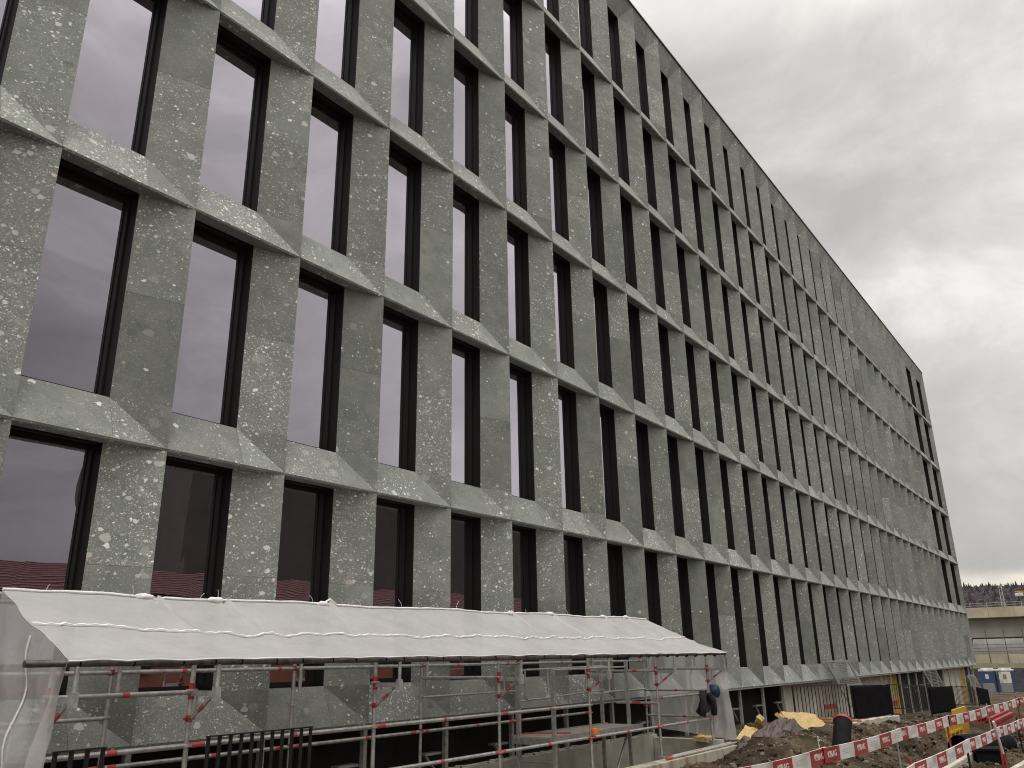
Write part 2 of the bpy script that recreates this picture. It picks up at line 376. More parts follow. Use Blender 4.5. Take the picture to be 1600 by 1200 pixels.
pr = sorted(cells, key=lambda c: -c[0])[:100]; wr = sorted(cells, key=lambda c: -c[1])[:100]
restP, restQ, restF = MB(), MB(), MB()
def merge(A, B, mo=0):
    b = len(A.v); A.v += B.v; A.f += [tuple(b + i for i in f) for f in B.f]; A.m += [m + mo for m in B.m]; A.c += B.c; A.sm += B.sm
for c in cells:
    _, _, x0, x1, w, zb, zt, s, top = c
    P, Q = cell(x0, x1, w, zb, zt, s, top)
    if c in pr: P.build('pier', STONE, ROOT); Q.build('sill', STONE, ROOT)
    else: merge(restP, P); merge(restQ, Q)
    F, G = window(x0, w, zb + s, ZHEAD if top else zt)
    if c in wr:
        f = F.build('window', FRAME, ROOT); G.build('pane', GLASS, f)
    else: merge(restF, F); merge(restF, G, 1)
tag(restP.build('pier', STONE, ROOT), kind='stuff'); tag(restQ.build('sill', STONE, ROOT), kind='stuff')
tag(restF.build('window', [FRAME, GLASS], ROOT), kind='stuff')
b = MB()      # solid body behind the skin, gable ends and roof deck
X0 = -5 * S
e_ = DEP + JD + .01
b.box(X0 + .01, XEND - .01, e_, 18, .83, ZTOP - .1, 0, (.3, .4, .5, 1))
for xx, sg in ((X0, 0), (XEND, 1)):
    for i in range(10):
        for j in range(12):
            y0, y1 = (0 if i == 0 else i * 1.8), (i + 1) * 1.8
            z0 = ZB[0] + (ZTOP - ZB[0]) * j / 12; z1 = ZB[0] + (ZTOP - ZB[0]) * (j + 1) / 12
            b.poly([(xx, y0, z0), (xx, y1, z0), (xx, y1, z1), (xx, y0, z1)], 0, pc())
b.build('wall', STONE, ROOT)
b = MB(); b.box(X0 - .03, XEND + .03, -.035, .30, ZTOP, ZTOP + .055); b.box(X0, XEND, .30, 18, ZTOP - .05, ZTOP + .02)
b.build('coping', COPING, ROOT)
b = MB(); b.box(X0, XEND + .01, -.004, .02, ZB[0] - .028, ZB[0] - .004); b.build('drip_edge', GALV, ROOT)
# recessed plinth under the overhanging skin
b = MB(); b.box(X0, 24.19, 0.9, 1.1, -1.8, .825); b.box(24.0, 24.19, .44, .9, -1.8, .785); b.build('plinth', DARKWALL, ROOT)
b = MB(); b.box(X0, XEND, .03, 1.2, .79, .80); b.build('soffit', DARKWALL, ROOT)

# ================================================================ terrain
def lerpt(x, xs, ys):
    if x <= xs[0]: return ys[0]
    for i in range(len(xs) - 1):
        if x <= xs[i + 1]:
            t = (x - xs[i]) / (xs[i + 1] - xs[i]); return ys[i] + (ys[i + 1] - ys[i]) * t
    return ys[-1]
def sm(t): t = max(0, min(1, t)); return t * t * (3 - 2 * t)
def street_z(x): return lerpt(x, [-60, -4, 8, 20, 40, 62, 90, 220], [0.3, 0, -.42, -.88, -1.25, -1.6, -2.05, -2.6])
def bank_z(x): return lerpt(x, [-60, 0, 14, 20, 26, 39, 62, 90, 220], [0, -.1, -.15, -.16, -.42, -.98, -1.55, -2.05, -2.6])
KERB = -6.55
def ground(x, y):
    if y < KERB: return street_z(x) - .02
    t = sm((y + 5.2) / 3.0)
    z = street_z(x) * (1 - t) + bank_z(x) * t
    if y < -4.4 and y > KERB: z += .10 * sm((y - KERB) / .4) * (1 - sm((y + 5.2) / .8))
    # spoil heap between the shaft wall and the railing, sliding to the barriers
    m = math.exp(-((x - 16.8) / 3.4) ** 4 - ((y + 2.75) / .62) ** 2)
    z += .20 * m
    m = math.exp(-((x - 15.2) / 2.2) ** 2 - ((y + 5.0) / .9) ** 2); z -= .12 * m
    # trench
    tr = sm((x - 19) / 2.5) * (1 - sm((x - 33) / 2)) * math.exp(-((y + 3.75) / .8) ** 4)
    z -= .75 * tr
    if y < -1.75 and x < 14.4: z -= .12 * sm((14.4 - x) / 1.5)
    # roughness
    a = sm((y - KERB) / .5) * (1 - sm((x - 60) / 10)) * (1 if y < -.1 else .4)
    v = Vector((x, y, 0))
    z += a * (.085 * noise.noise(v * 1.1) + .055 * noise.noise(v * 2.7 + Vector((9, 3, 1))) + .035 * abs(noise.noise(v * 6.3)) + .022 * noise.noise(v * 13.0))
    return z
def soil_mat():
    m, nt, p, o = newmat('excavated_soil'); t = nt.nodes.new('ShaderNodeTexCoord'); L = nt.links.new
    n = noi(nt, t.outputs['Object'], 1.3, 8, 0.65); n2 = noi(nt, t.outputs['Object'], 14, 6, 0.7)
    c = ramp(nt, n.outputs['Fac'], [(0.3, (0.050, 0.034, 0.021)), (0.5, (0.088, 0.064, 0.040)), (0.7, (0.135, 0.103, 0.067))]).outputs[0]
    c = mixc(nt, 0.6, c, ramp(nt, n2.outputs['Fac'], [(0.3, (0.2, 0.2, 0.2)), (0.7, (0.8, 0.78, 0.74))]).outputs[0], 'OVERLAY')
    vo = nt.nodes.new('ShaderNodeTexVoronoi'); vo.inputs['Scale'].default_value = 16; L(t.outputs['Object'], vo.inputs['Vector'])
    s = nt.nodes.new('ShaderNodeSeparateColor'); L(vo.outputs['Color'], s.inputs[0])
    mk = mth(nt, 'MULTIPLY', mth(nt, 'GREATER_THAN', s.outputs[0], 0.80), mth(nt, 'LESS_THAN', vo.outputs['Distance'], 0.32))
    c = mixc(nt, mth(nt, 'MULTIPLY', mk, .8), c, (0.27, 0.25, 0.215))
    g = noi(nt, t.outputs['Object'], 0.35, 5, 0.7)                      # weeds
    mk2 = ramp(nt, g.outputs['Fac'], [(0.56, (0, 0, 0)), (0.66, (1, 1, 1))]).outputs[0]
    c = mixc(nt, mth(nt, 'MULTIPLY', mk2, .6), c, (0.085, 0.088, 0.038))
    wet = noi(nt, t.outputs['Object'], .55, 4, .5, .8); wk = ramp(nt, wet.outputs['Fac'], [(0.42, (0.45, 0.43, 0.40)), (0.55, (1, 1, 1))]).outputs[0]; c = mixc(nt, 1.0, c, wk, 'MULTIPLY')
    L(c, p.inputs['Base Color']); p.inputs['Roughness'].default_value = 0.95; p.inputs['Specular IOR Level'].default_value = .2
    bump(nt, p, n2.outputs['Fac'], .9, .05)
    return m
SOIL = soil_mat()
def asphalt_mat():
    m, nt, p, o = newmat('asphalt'); t = nt.nodes.new('ShaderNodeTexCoord')
    n = noi(nt, t.outputs['Object'], 0.8, 7, 0.7); n2 = noi(nt, t.outputs['Object'], 120, 2, 0.6)
    c = ramp(nt, n.outputs['Fac'], [(0.3, (0.075, 0.074, 0.078)), (0.7, (0.13, 0.128, 0.13))]).outputs[0]
    c = mixc(nt, .5, c, ramp(nt, n2.outputs['Fac'], [(0.35, (0.3, 0.3, 0.3)), (0.65, (0.7, 0.7, 0.7))]).outputs[0], 'OVERLAY')
    nt.links.new(c, p.inputs['Base Color']); p.inputs['Roughness'].default_value = .8; bump(nt, p, n2.outputs['Fac'], .3, .005); return m
ASPH = asphalt_mat()
def spaced(a, b, d):
    n = max(1, int(round((b - a) / d))); return [a + (b - a) * i / n for i in range(n)]
xs = [-400, -200, -100, -50] + spaced(-30, 5, 2.5) + spaced(5, 10, .25) + spaced(10, 28, .07) + spaced(28, 42, .16) + spaced(42, 66, .5) + spaced(66, 140, 3) + [140, 200, 300, 500, 1000, 2500]
ys = [-2500, -1000, -400, -150, -60, -30, -15] + spaced(-10, -6.8, .4) + spaced(-6.8, -1.7, .07) + spaced(-1.7, 1.3, .3) + [1.3, 4, 8, 12, 20, 40, 90, 200, 500, 1200, 2500]
def far_z(x, y):
    z = ground(max(-60, min(x, 220)), max(-9, min(y, 2)))
    return z
TX0 = 13.98
g_ = MB(); rows = []
for x in xs:
    row = []
    for y in ys:
        z = far_z(x, y)
        if x < TX0 and -1.75 < y < 1.3: z = -1.6                   # floor of the light shaft and plinth pit
        row.append((x, y, z))
    rows.append(row)
g_.grid(rows[::-1], 0)
tag(g_.build('ground', SOIL), kind='structure')
r_ = MB(); rows = []
for x in spaced(-60, 140, 2): rows.append([(x, y, street_z(x) + .006 + (.0 if y > KERB - 6.2 else 0)) for y in (KERB, -8.5, -12.5, -16.5)])
r_.grid(rows[::-1], 0); tag(r_.build('road', ASPH), kind='structure')
k_ = MB()
for x in spaced(-40, 90, 2): k_.bar((x + .01, KERB + .06, street_z(x) + .03), (x + 1.99, KERB + .06, street_z(x + 2) + .03), .12, .16)
tag(k_.build('kerb', CONC), kind='structure')
# loose stones and clods on the soil
random.seed(11)
st = MB()
for i in range(2600):
    x = random.uniform(8.5, 34); y = random.uniform(-6.3, -1.9)
    if x < 14.3 and y > -2.05: continue
    r = random.choice([.015, .02, .025, .035, .045, .07]) * random.uniform(.6, 1.3)
    if x > 22: r *= 1.3
    bm = bmesh.new(); bmesh.ops.create_icosphere(bm, subdivisions=1, radius=r)
    for v in bm.verts: v.co = Vector((v.co.x * random.uniform(.7, 1.3), v.co.y * random.uniform(.7, 1.3), v.co.z * random.uniform(.5, .9)))
    st.frombm(bm, random.choice([0, 0, 0, 1]), T=Matrix.Translation((x, y, ground(x, y) + r * .2)) @ Matrix.Rotation(random.random() * 6, 4, 'Z')); bm.free()
STONES = simple('pale_rubble', (0.12, 0.10, 0.08), (0.20, 0.18, 0.15), 20, .9)
tag(st.build('rubble', [SOIL, STONES]), 'scattered clods and small stones lying on the dug up soil', 'rubble', kind='stuff')

# ================================================================ more materials
RED = simple('red_paint', (0.20, 0.05, 0.04), (0.50, 0.03, 0.025), 38, .55, lo=.42, hi=.52)
REDTAPE = simple('red_marking', (0.45, 0.10, 0.085), (0.55, 0.05, 0.04), 30, .6)
WHITEP = simple('white_plank', (0.38, 0.35, 0.30), (0.68, 0.66, 0.62), 2.2, .6, lo=.30, hi=.55)
REDP = simple('red_plank', (0.25, 0.035, 0.033), (0.42, 0.045, 0.045), 2.2, .6)
BLACKP = simple('black_plastic', (0.006, 0.006, 0.007), (0.011, 0.011, 0.012), 6, .8, spec=.12)
BLACKS = simple('black_steel', (0.010, 0.009, 0.010), (0.018, 0.016, 0.017), 6, .5, .2)
BLACKF = simple('black_sheeting', (0.005, 0.0045, 0.005), (0.008, 0.007, 0.0075), 3, 1.0, spec=.05)
WOOD = simple('grey_plywood', (0.30, 0.26, 0.20), (0.42, 0.37, 0.29), 3, .75)
TIMB = simple('orange_timber', (0.36, 0.17, 0.07), (0.48, 0.27, 0.13), 9, .8)
YEL = simple('yellow_formwork', (0.50, 0.30, 0.02), (0.62, 0.40, 0.05), 5, .6)
INSU = simple('yellow_mineral_wool', (0.42, 0.29, 0.11), (0.58, 0.44, 0.22), 18, .95, 0, .8, 60)
MEMB = simple('brown_membrane', (0.070, 0.048, 0.042), (0.11, 0.082, 0.075), 6, .6, 0, .5)
JACK = simple('black_cloth', (0.012, 0.011, 0.013), (0.025, 0.023, 0.026), 20, .9, 0, .5)
HELM = simple('blue_plastic', (0.030, 0.050, 0.13), (0.038, 0.06, 0.15), 5, .35, 0, .02)
ORANGE = simple('orange_plastic', (0.70, 0.22, 0.03), None, 5, .4)
LINER = simple('pale_insulation_board', (0.60, 0.54, 0.45), (0.78, 0.72, 0.62), 1.3, .85, 0, .2)
def sheet_mat(name, alpha, col):
    m, nt, p, o = newmat(name); N = nt.nodes.new; L = nt.links.new
    nt.nodes.remove(p)
    t = N('ShaderNodeTexCoord'); n = noi(nt, t.outputs['Object'], 1.4, 6, .6, .5)
    c = ramp(nt, n.outputs['Fac'], [(0.3, tuple(x * .86 for x in col)), (0.7, col)]).outputs[0]
    n3 = noi(nt, t.outputs['Object'], 5.5, 6, .7, 1.2)
    b = N('ShaderNodeBump'); b.inputs['Strength'].default_value = .35; b.inputs['Distance'].default_value = .03; L(n3.outputs['Fac'], b.inputs['Height'])
    d = N('ShaderNodeBsdfDiffuse'); L(c, d.inputs[0]); L(b.outputs[0], d.inputs['Normal'])
    tr = N('ShaderNodeBsdfTranslucent'); L(c, tr.inputs[0]); L(b.outputs[0], tr.inputs['Normal'])
    a = N('ShaderNodeMixShader'); a.inputs[0].default_value = .42; L(d.outputs[0], a.inputs[1]); L(tr.outputs[0], a.inputs[2])
    # woven mesh: open area, a little more closed where it bunches
    tp = N('ShaderNodeBsdfTransparent')
    w = N('ShaderNodeMixShader'); fac = mth(nt, 'ADD', alpha, mth(nt, 'MULTIPLY', mth(nt, 'SUBTRACT', n3.outputs['Fac'], .5), .25), clamp=True)
    L(fac, w.inputs[0]); L(tp.outputs[0], w.inputs[1]); L(a.outputs[0], w.inputs[2]); L(w.outputs[0], o.inputs[0]); return m
SHEET = sheet_mat('white_mesh_sheet', .82, (0.78, 0.77, 0.765))
CURT = sheet_mat('white_mesh_curtain', .56, (0.80, 0.78, 0.77))
HEM = simple('white_webbing', (0.72, 0.71, 0.69), (0.82, 0.81, 0.79), 20, .8)

# ================================================================ plinth zone under the skin
# steel posts at every bay, short cantilever plates with knee braces
posts = []
for k in range(-4, 35):
    x = k * S + .02
    if abs(x - XEND) < .3: continue
    zg = -1.4 if x < 14 else ground(x, .12) - .05
    b = MB(); b.box(x - .035, x + .035, .07, .14, zg, .80)
    b.build('support_post', GALV, ROOT)
    if x < 24 or 40 < x < 52 or x > 58:
        zz = .26 if x < 25 else .1
        b = MB(); b.box(x - .42, x - .04, .15, .30, zz, zz + .035); b.bar((x - .36, .22, zz), (x - .05, .22, zz - .30), .05, .03)
        b.build('bracket', GALV, ROOT)
# light coloured wall boards further on, with two yellow strips
for x0, x1, mt in ((24.2, 38.6, LINER), (38.62, 40.4, YEL), (40.42, 52.0, DARKWALL), (52.02, 57.9, LINER), (57.92, 59.6, YEL), (59.62, XEND - .1, DARKWALL)):
    b = MB(); n = max(1, int((x1 - x0) / 1.2))
    for i in range(n):
        xa, xb = x0 + (x1 - x0) * i / n, x0 + (x1 - x0) * (i + 1) / n
        b.box(xa + .004, xb - .004, .42, .6, -2.0, .785)
    b.build('plinth', mt, ROOT)

def stain_mat():
    m, nt, p, o = newmat('stained_concrete'); t = nt.nodes.new('ShaderNodeTexCoord'); L = nt.links.new
    n = noi(nt, t.outputs['Object'], 1.6, 8, .65)
    c = ramp(nt, n.outputs['Fac'], [(0.3, (0.30, 0.27, 0.21)), (0.65, (0.50, 0.46, 0.38))]).outputs[0]
    mp = nt.nodes.new('ShaderNodeMapping'); mp.inputs['Scale'].default_value = (1.9, 1, .5); L(t.outputs['Object'], mp.inputs[0])
    s = noi(nt, mp.outputs[0], 1.4, 5, .7); k = ramp(nt, s.outputs['Fac'], [(0.5, (0, 0, 0)), (0.66, (1, 1, 1))]).outputs[0]
    c = mixc(nt, mth(nt, 'MULTIPLY', k, .75), c, (0.15, 0.105, 0.06)); L(c, p.inputs['Base Color']); p.inputs['Roughness'].default_value = .9
    n2 = noi(nt, t.outputs['Object'], 30, 5, .6); bump(nt, p, n2.outputs['Fac'], .4, .01); return m
STAIN = stain_mat()
# ================================================================ light shaft
w_ = MB()
w_.box(-9, 14.25, -2.0, -1.72, -1.7, -.10, bev=.012)
w_.build('outer_shaft_wall', STAIN).name = 'shaft_wall'
tag(bpy.data.objects['shaft_wall'], 'long low stained concrete wall carrying the front scaffold posts', 'wall')
w_ = MB(); w_.box(-9, 14.1, -.17, .05, -1.7, .06); w_.box(13.9, 14.12, -1.71, -.18, -1.7, .0)
for i in range(140):
    x = random.uniform(4, 14); w_.box(x, x + random.uniform(.02, .08), -.15, -.05, .06, .06 + random.uniform(.01, .035))
tag(w_.build('shaft_wall', CONC), 'pale concrete shaft wall behind the scaffold, topped with crumbs of mortar, with its return end', 'wall')

# ================================================================ scaffold
R_ = .0242
def red_coupler(x, y, z, h=.10):
    b = MB(); b.tube([(x, y, z - h / 2), (x, y, z + h / 2)], .030, n=10)
    b.box(x - .05, x + .05, y - .022, y + .022, z - .010, z + .010); b.box(x - .022, x + .022, y - .05, y + .05, z - .009, z + .009)
    return b
def rod(b, p0, p1, r=R_, mi=0): b.tube([p0, p1], r, mi, 10)
SC = empty('scaffold', (0, 0, 0))
tag(SC, 'steel tube scaffold with red painted couplers standing along the shaft walls under the white sheet', 'scaffold')
FX = [.05, 1.41, 3.91, 6.40, 8.90, 11.40, 13.80]
for x in FX:
    b = MB(); rod(b, (x, -1.6, -.08 if x > 0 else -.08), (x, -1.6, 1.70)); b.box(x - .07, x + .07, -1.67, -1.53, -.098, -.088)
    for z in (.43, .93, 1.43): b.tube([(x, -1.6, z - .01), (x, -1.6, z + .01)], .055, n=12)
    b.build('post', GALV, SC)
    b = MB(); zt = 1.66 if x < 12 else 1.68
    rod(b, (x, -.1, .06), (x, -.1, zt))
    for z in (.65, 1.15, 1.6): b.tube([(x, -.1, z - .009), (x, -.1, z + .009)], .05, n=12)
    b.build('post', GALV, SC)
    # couplers
    for z, h in ((1.42, .15), (1.17, .06)):
        red_coupler(x, -1.6, z, h).build('coupler', RED, SC)
    red_coupler(x, -1.6, .43, .05).build('coupler', REDTAPE, SC)
    red_coupler(x, -.1, .66, .06).build('coupler', RED, SC)
    red_coupler(x, -.1, 1.60, .06).build('coupler', RED, SC)
    # outrigger bracket that carries the eaves tube
    b = MB(); b.box(x - .02, x + .02, -2.0, -1.625, 1.375, 1.425); b.box(x - .03, x + .03, -2.03, -1.97, 1.34, 1.46)
    rod(b, (x, -2.0, 1.34), (x, -2.0, 1.665), .021); b.bar((x, -1.62, 1.16), (x, -1.93, 1.375), .022, .03)
    b.bar((x, -1.70, 1.20), (x, -1.70, 1.38), .015, .015)
    o = b.build('bracket', GALV, SC)
    c = MB(); c.bar((x, -1.74, 1.243), (x, -1.82, 1.298), .024, .032); c.build('paint_band', REDTAPE, o)
def rail(p0, p1, bands=(), r=R_):
    b = MB(); rod(b, p0, p1, r); o = b.build('rail', GALV, SC)
    p0, p1 = Vector(p0), Vector(p1)
    for t, wdt in bands:
        c = MB(); a = p0.lerp(p1, t); d = (p1 - p0).normalized() * wdt
        c.tube([a - d, a + d], r + .0012, n=10); c.build('paint_band', REDTAPE, o)
for i in range(1, 6):
    a, b2 = FX[i], FX[i + 1]
    rail((a, -1.6, .43), (b2, -1.6, .43), [(.03, .05), (.5, .04), (.97, .05)])
    if i != 4: rail((a, -1.6, .93), (b2, -1.6, .93), [(.04, .09), (.52, .03)])
rail((FX[0], -1.6, .93), (FX[1], -1.6, .93), [(.45, .05)])
rail((FX[0], -1.6, 1.41), (FX[1], -1.6, 1.41), [(.5, .035)])
rail((FX[0], -1.6, .43), (FX[1], -1.6, .43))
for i in range(6):
    a, b2 = FX[i], FX[i + 1]
    rail((a, -.1, 1.6), (b2, -.1, 1.6), [(.35, .03), (.9, .03)] if i % 2 else [(.6, .03)])
    if i != 5: rail((a, -.1, .65), (b2, -.1, .65), [(.05, .05), (.55, .035), (.93, .06)])
rail((FX[0], -.1, 1.14), (FX[1], -.1, 1.14)); rail((FX[3], -.1, 1.14), (FX[4], -.1, 1.14), (), .016)
rail((11.4, -1.6, .84), (11.4, -.7, .84), [(.5, .09)]); rail((13.8, -1.6, .98), (13.8, -.1, .98), [(.5, .03)])
rail((13.8, -1.6, .46), (13.8, -.1, .46), [(.4, .04)]); rail((13.8, -1.6, 1.42), (13.8, -.1, 1.42)); rail((11.4, -1.6, 1.42), (11.4, -.1, 1.42), [(.3, .05)])
rail((6.4, -1.6, 1.42), (6.4, -.1, 1.42)); rail((3.91, -1.6, .2), (3.91, -.1, .2))
rail((11.4, -.1, 1.0), (13.8, -.1, 1.0), ())
# eaves tube and ridge tube
b = MB(); b.tube([(-.38, -2.0, 1.69), (2, -2.0, 1.685), (6, -2.0, 1.68), (10, -2.0, 1.70), (13.95, -2.0, 1.715)], .029, n=12)
b.tube([(13.9, -2.0, 1.70), (13.9, -2.0, 1.36)], .022, n=8)
DARKTUBE = simple('weathered_tube', (0.10, 0.085, 0.08), (0.20, 0.175, 0.16), 12, .55, .6)
eo = b.build('eaves_tube', DARKTUBE, SC)
random.seed(5)
c = MB(); x = .05
while x < 13.7:
    c.tube([(x, -2.0, 1.690), (x + .012, -2.0, 1.690)], .034, n=12); x += random.choice([.34, .42, .48, .3])
tag(c.build('cable_tie', BLACKP, eo), kind='stuff')
b = MB(); b.tube([(.05, -.17, 2.36), (7, -.17, 2.42), (13.9, -.17, 2.47)], .024, n=8); b.build('ridge_tube', GALV, SC)
for x in FX: b = MB(); rod(b, (x + .05, -.17, 1.3), (x + .05, -.17, 2.36)); b.build('ridge_prop', GALV, SC)

# ---- the white sheet over it
random.seed(21)
def ridge_pt(x): return Vector((x, -.19, 2.385 + (x / 13.9) * .105 + .012 * math.sin(x * 2.1) + .012 * noise.noise(Vector((x * 3, 0, 0)))))
def eave_pt(x): return Vector((x, -2.030, 1.716 + (x / 13.9) * .02 + .008 * noise.noise(Vector((x * 2.3, 5, 0)))))
peaks = [1.62, 2.55, 4.25, 8.6, 9.9, 11.9, 12.9]
sh = MB(); rows = []; nx, ny = 330, 26
XL, XR = -.06, 13.88
for i in range(nx + 1):
    u = i / nx; row = []
    for j in range(ny + 1):
        t = j / ny; xe = XL + (XR - XL) * u; xr = XL + .18 + (XR - XL - .17) * u
        A, B = ridge_pt(xr), eave_pt(xe)
        P = A.lerp(B, t)
        sag = .10 * math.sin(PI * t) * (.15 + .85 * sm(u * 7)) * (.4 + .6 * sm((1 - u) * 9)) * (1 + .10 * math.sin(xe * 2.5))
        wr_ = 0
        for q in peaks:
            dxx = (xe - q); spread = .04 + t * .55
            wr_ += .07 * math.exp(-(dxx / spread) ** 2) * math.exp(-t * 3.2) * math.cos(dxx / spread * 4)
        diag = noise.noise(Vector((xe * 1.3 + t * 2.6, t * .8, 3))) * .045 + noise.noise(Vector((xe * 3.5 + t * 6.0, t, 8))) * .026
        diag2 = noise.noise(Vector((xe * 1.8 - t * 4.2, t * .8, 13))) * .03
        cn = noise.noise(Vector((xe * .9 + t * 2.3, t * 1.1 - xe * .25, 31))); cm = noise.noise(Vector((xe * 2.2 - t * 3.0, t * .9, 47)))
        diag += .016 * max(0, 1 - abs(cn) * 9) + .010 * max(0, 1 - abs(cm) * 8)
        ends = math.exp(-(xe - XL) / .5) * .012 * math.sin(t * 9) * math.sin(PI * t)
        P.z += -sag + wr_ + (diag + diag2) * math.sin(PI * min(1, t * 1.05)) ** .5 + ends
        if t > .9: P.z += .010 * abs(math.sin(xe * 5.2 + 1.2 * math.sin(xe * 1.7))) * (t - .9) * 10; P.y -= .015 * (t - .9) * 10
        row.append(P)
    row.append(row[-1] + Vector((0, -.004, -.018)))
    rows.append(row)
sh.grid(rows, 0)
SO = sh.build('roof_sheet', SHEET)
tag(SO, 'white translucent mesh sheet stretched as a pitched roof over the scaffold', 'sheet')
h = MB()
seam = [rows[i][int(ny * .53)] + Vector((0, -.012, .022 + .005 * math.sin(i * 1.9))) for i in range(0, nx + 1)]
for i in range(len(seam) - 1):
    wv = .008 + .003 * math.sin(i * 1.3); d = Vector((0, -wv, -wv * .5))
    h.poly([seam[i] - d, seam[i + 1] - d, seam[i + 1] + d, seam[i] + d])
h.build('seam', HEM, SO)
h = MB(); tp = [rows[i][0] + Vector((0, -.005, .012)) for i in range(0, nx + 1, 3)]; h.tube(tp, .03, n=8, rads=[.013 + .012 * abs(noise.noise(p * 4)) for p in tp])
for q in peaks:      # bunched knots
    bm = bmesh.new(); bmesh.ops.create_icosphere(bm, subdivisions=2, radius=.055)
    for v in bm.verts: v.co *= 1 + .5 * noise.noise(v.co * 40 + Vector((q, 0, 0)))
    for v in bm.verts: v.co.x *= 2.0; v.co.z *= .75
    P = ridge_pt(q); h.frombm(bm, T=Matrix.Translation(P + Vector((0, -.01, .01))), smooth=True); bm.free()
h.build('ridge_hem', HEM, SO)
h = MB(); tp = [rows[i][-1] + Vector((0, -.002, .006)) for i in range(0, nx + 1, 2)]; h.tube(tp, .012, n=6, rads=[.005 + .012 * abs(noise.noise(p * 3)) for p in tp]); h.build('eaves_hem', HEM, SO)
h = MB()
for x in (.55, 1.5, 2.35, 2.6, 4.1, 4.75, 5.0, 5.85, 6.7, 7.15, 8.5, 9.15, 10.6, 11.9):
    P = ridge_pt(x); ln = random.uniform(.1, .2); a = random.uniform(-1, .6)
    h.tube([P + Vector((a * ln * s * s, .03 - .04 * s, ln * (s - .25 * s * s))) for s in (0, .3, .6, 1)], .0035, n=5)
h.build('cable_tie_end', HEM, SO)
# end curtains
def curtain(edge, side, label, zb0, zb1, xb):
    rows = []; n, k = 60, 34; m_ = len(edge) - 2
    for i in range(n + 1):
        u = i / n; q = u * m_; a = int(min(q, m_ - 1)); T0 = edge[a].lerp(edge[a + 1], q - a); row = []
        zb = zb0 + (zb1 - zb0) * u
        for j in range(k + 1):
            t = j / k
            fold = (.03 * math.sin(u * 17 + t * 1.6) + .02 * math.sin(u * 33 - t * 2.6)) * sm(t * 2.2) + .07 * noise.noise(Vector((u * 2.6 + t * 2.0, t * 1.6, side * 3))) * sm(t * 4) + .03 * noise.noise(Vector((u * 5 - t * 5, t * 2, 9))) * sm(t * 4)
            edgef = max(0, (u - .80) / .20)
            yy = T0.y + edgef * (.20 * math.sin(t * PI * .75) if side > 0 else .06 * math.sin(t * 5)) + .025 * noise.noise(Vector((u * 4, t * 4, 7))) * sm(t * 4)
            fold += .05 * math.sin(edgef * 7) * sm(t * 2)
            row.append(Vector((T0.x + (xb - T0.x) * sm(t * 1.3) + fold, yy, (T0.z - .004) * (1 - t) + zb * t)))
        rows.append(row)
    c = MB(); c.grid(rows, 0); o = c.build('mesh_curtain', CURT); tag(o, label, 'curtain', 'mesh curtains closing the ends of the scaffold roof')
    e = MB(); mid = rows[int(n * .55)]
    for i in range(1, len(mid) - 1):
        d = Vector((0, .016, .004)); off = Vector((-.014 * side, 0.035 * math.sin(i * .55), 0)); off2 = Vector((-.014 * side, 0.035 * math.sin((i + 1) * .55), 0))
        e.poly([mid[i] - d + off, mid[i] + d + off, mid[i + 1] + d + off2, mid[i + 1] - d + off2])
    e.build('seam', HEM, o)
EL, ER = [p.copy() for p in rows[0]], [p.copy() for p in rows[-1]]
curtain(EL, 1, 'left end curtain of white mesh hanging in folds from the roof sheet', -.1, -.1, -.04)
curtain(ER, -1, 'right end curtain of white mesh behind the jacket and helmet', .22, .02, 13.86)

# ---- mobile work platform inside
WP = empty('work_platform', (0, 0, 0))
tag(WP, 'aluminium trestle tower with wooden deck and hoop guards standing in the scaffold', 'work platform')
for x, y, zt in ((8.2, -.65, 1.58), (8.2, -1.34, 1.50), (11.1, -1.12, 1.60), (11.1, -.55, 1.60)):
    b = MB(); b.box(x - .024, x + .024, y - .03, y + .03, -1.55 if x < 9 else -1.5, zt); b.build('leg', GALV, WP)
b = MB(); b.box(8.15, 11.15, -1.33, -.62, .455, .475); o = b.build('deck', WOOD, WP)
b = MB(); b.box(8.12, 11.18, -1.375, -1.335, .37, .49); b.box(8.12, 11.18, -.61, -.57, .37, .49); b.box(8.10, 8.14, -1.34, -.60, .36, .46); b.box(11.16, 11.2, -1.34, -.6, .36, .46); b.build('deck_frame', GALV, WP)
b = MB(); b.bar((8.2, -.75, .52), (8.75, -1.3, .50), .03, .02); b.build('paint_band', RED, WP)
def hoop(xa, xb, y, zt, zb):
    r = .09; pts = [(xa, y, zt), (xa, y, zb + r)] + [(xa + r - r * math.cos(a), y, zb + r - r * math.sin(a)) for a in (.4, .8, 1.2, PI / 2)]
    pts += [(xb - r + r * math.cos(a), y, zb + r - r * math.sin(a)) for a in (PI / 2, 1.2, .8, .4)] + [(xb, y, zb + r), (xb, y, zt)]
    b = MB(); b.tube(pts, .015, n=8); b.tube([(xa, y, zt), (xb, y, zt)], .015, n=8); b.build('guard_hoop', GALV, WP)
hoop(8.16, 8.84, -.82, 1.50, 1.03); hoop(10.1, 10.95, -.82, 1.50, 1.03)
b = MB(); rod(b, (8.2, -1.34, 1.49), (11.1, -1.12, 1.50), .016); rod(b, (8.2, -.65, 1.49), (11.1, -.62, 1.52), .016); rod(b, (8.2, -.65, 1.0), (11.1, -.6, 1.08), .015)
rod(b, (10.4, -1.1, -.5), (11.05, -1.12, .36), .022); rod(b, (8.2, -.65, .1), (8.2, -1.34, .1), .016); rod(b, (8.2, -.65, -.4), (8.2, -1.34, -.4), .016); b.build('brace', GALV, WP)
b = MB(); b.box(8.86, 8.98, -1.70, -1.63, .47, .57, bev=.02)
tag(b.build('lantern', ORANGE), 'small orange warning lantern strapped low on the scaffold post beside the work platform', 'lantern')

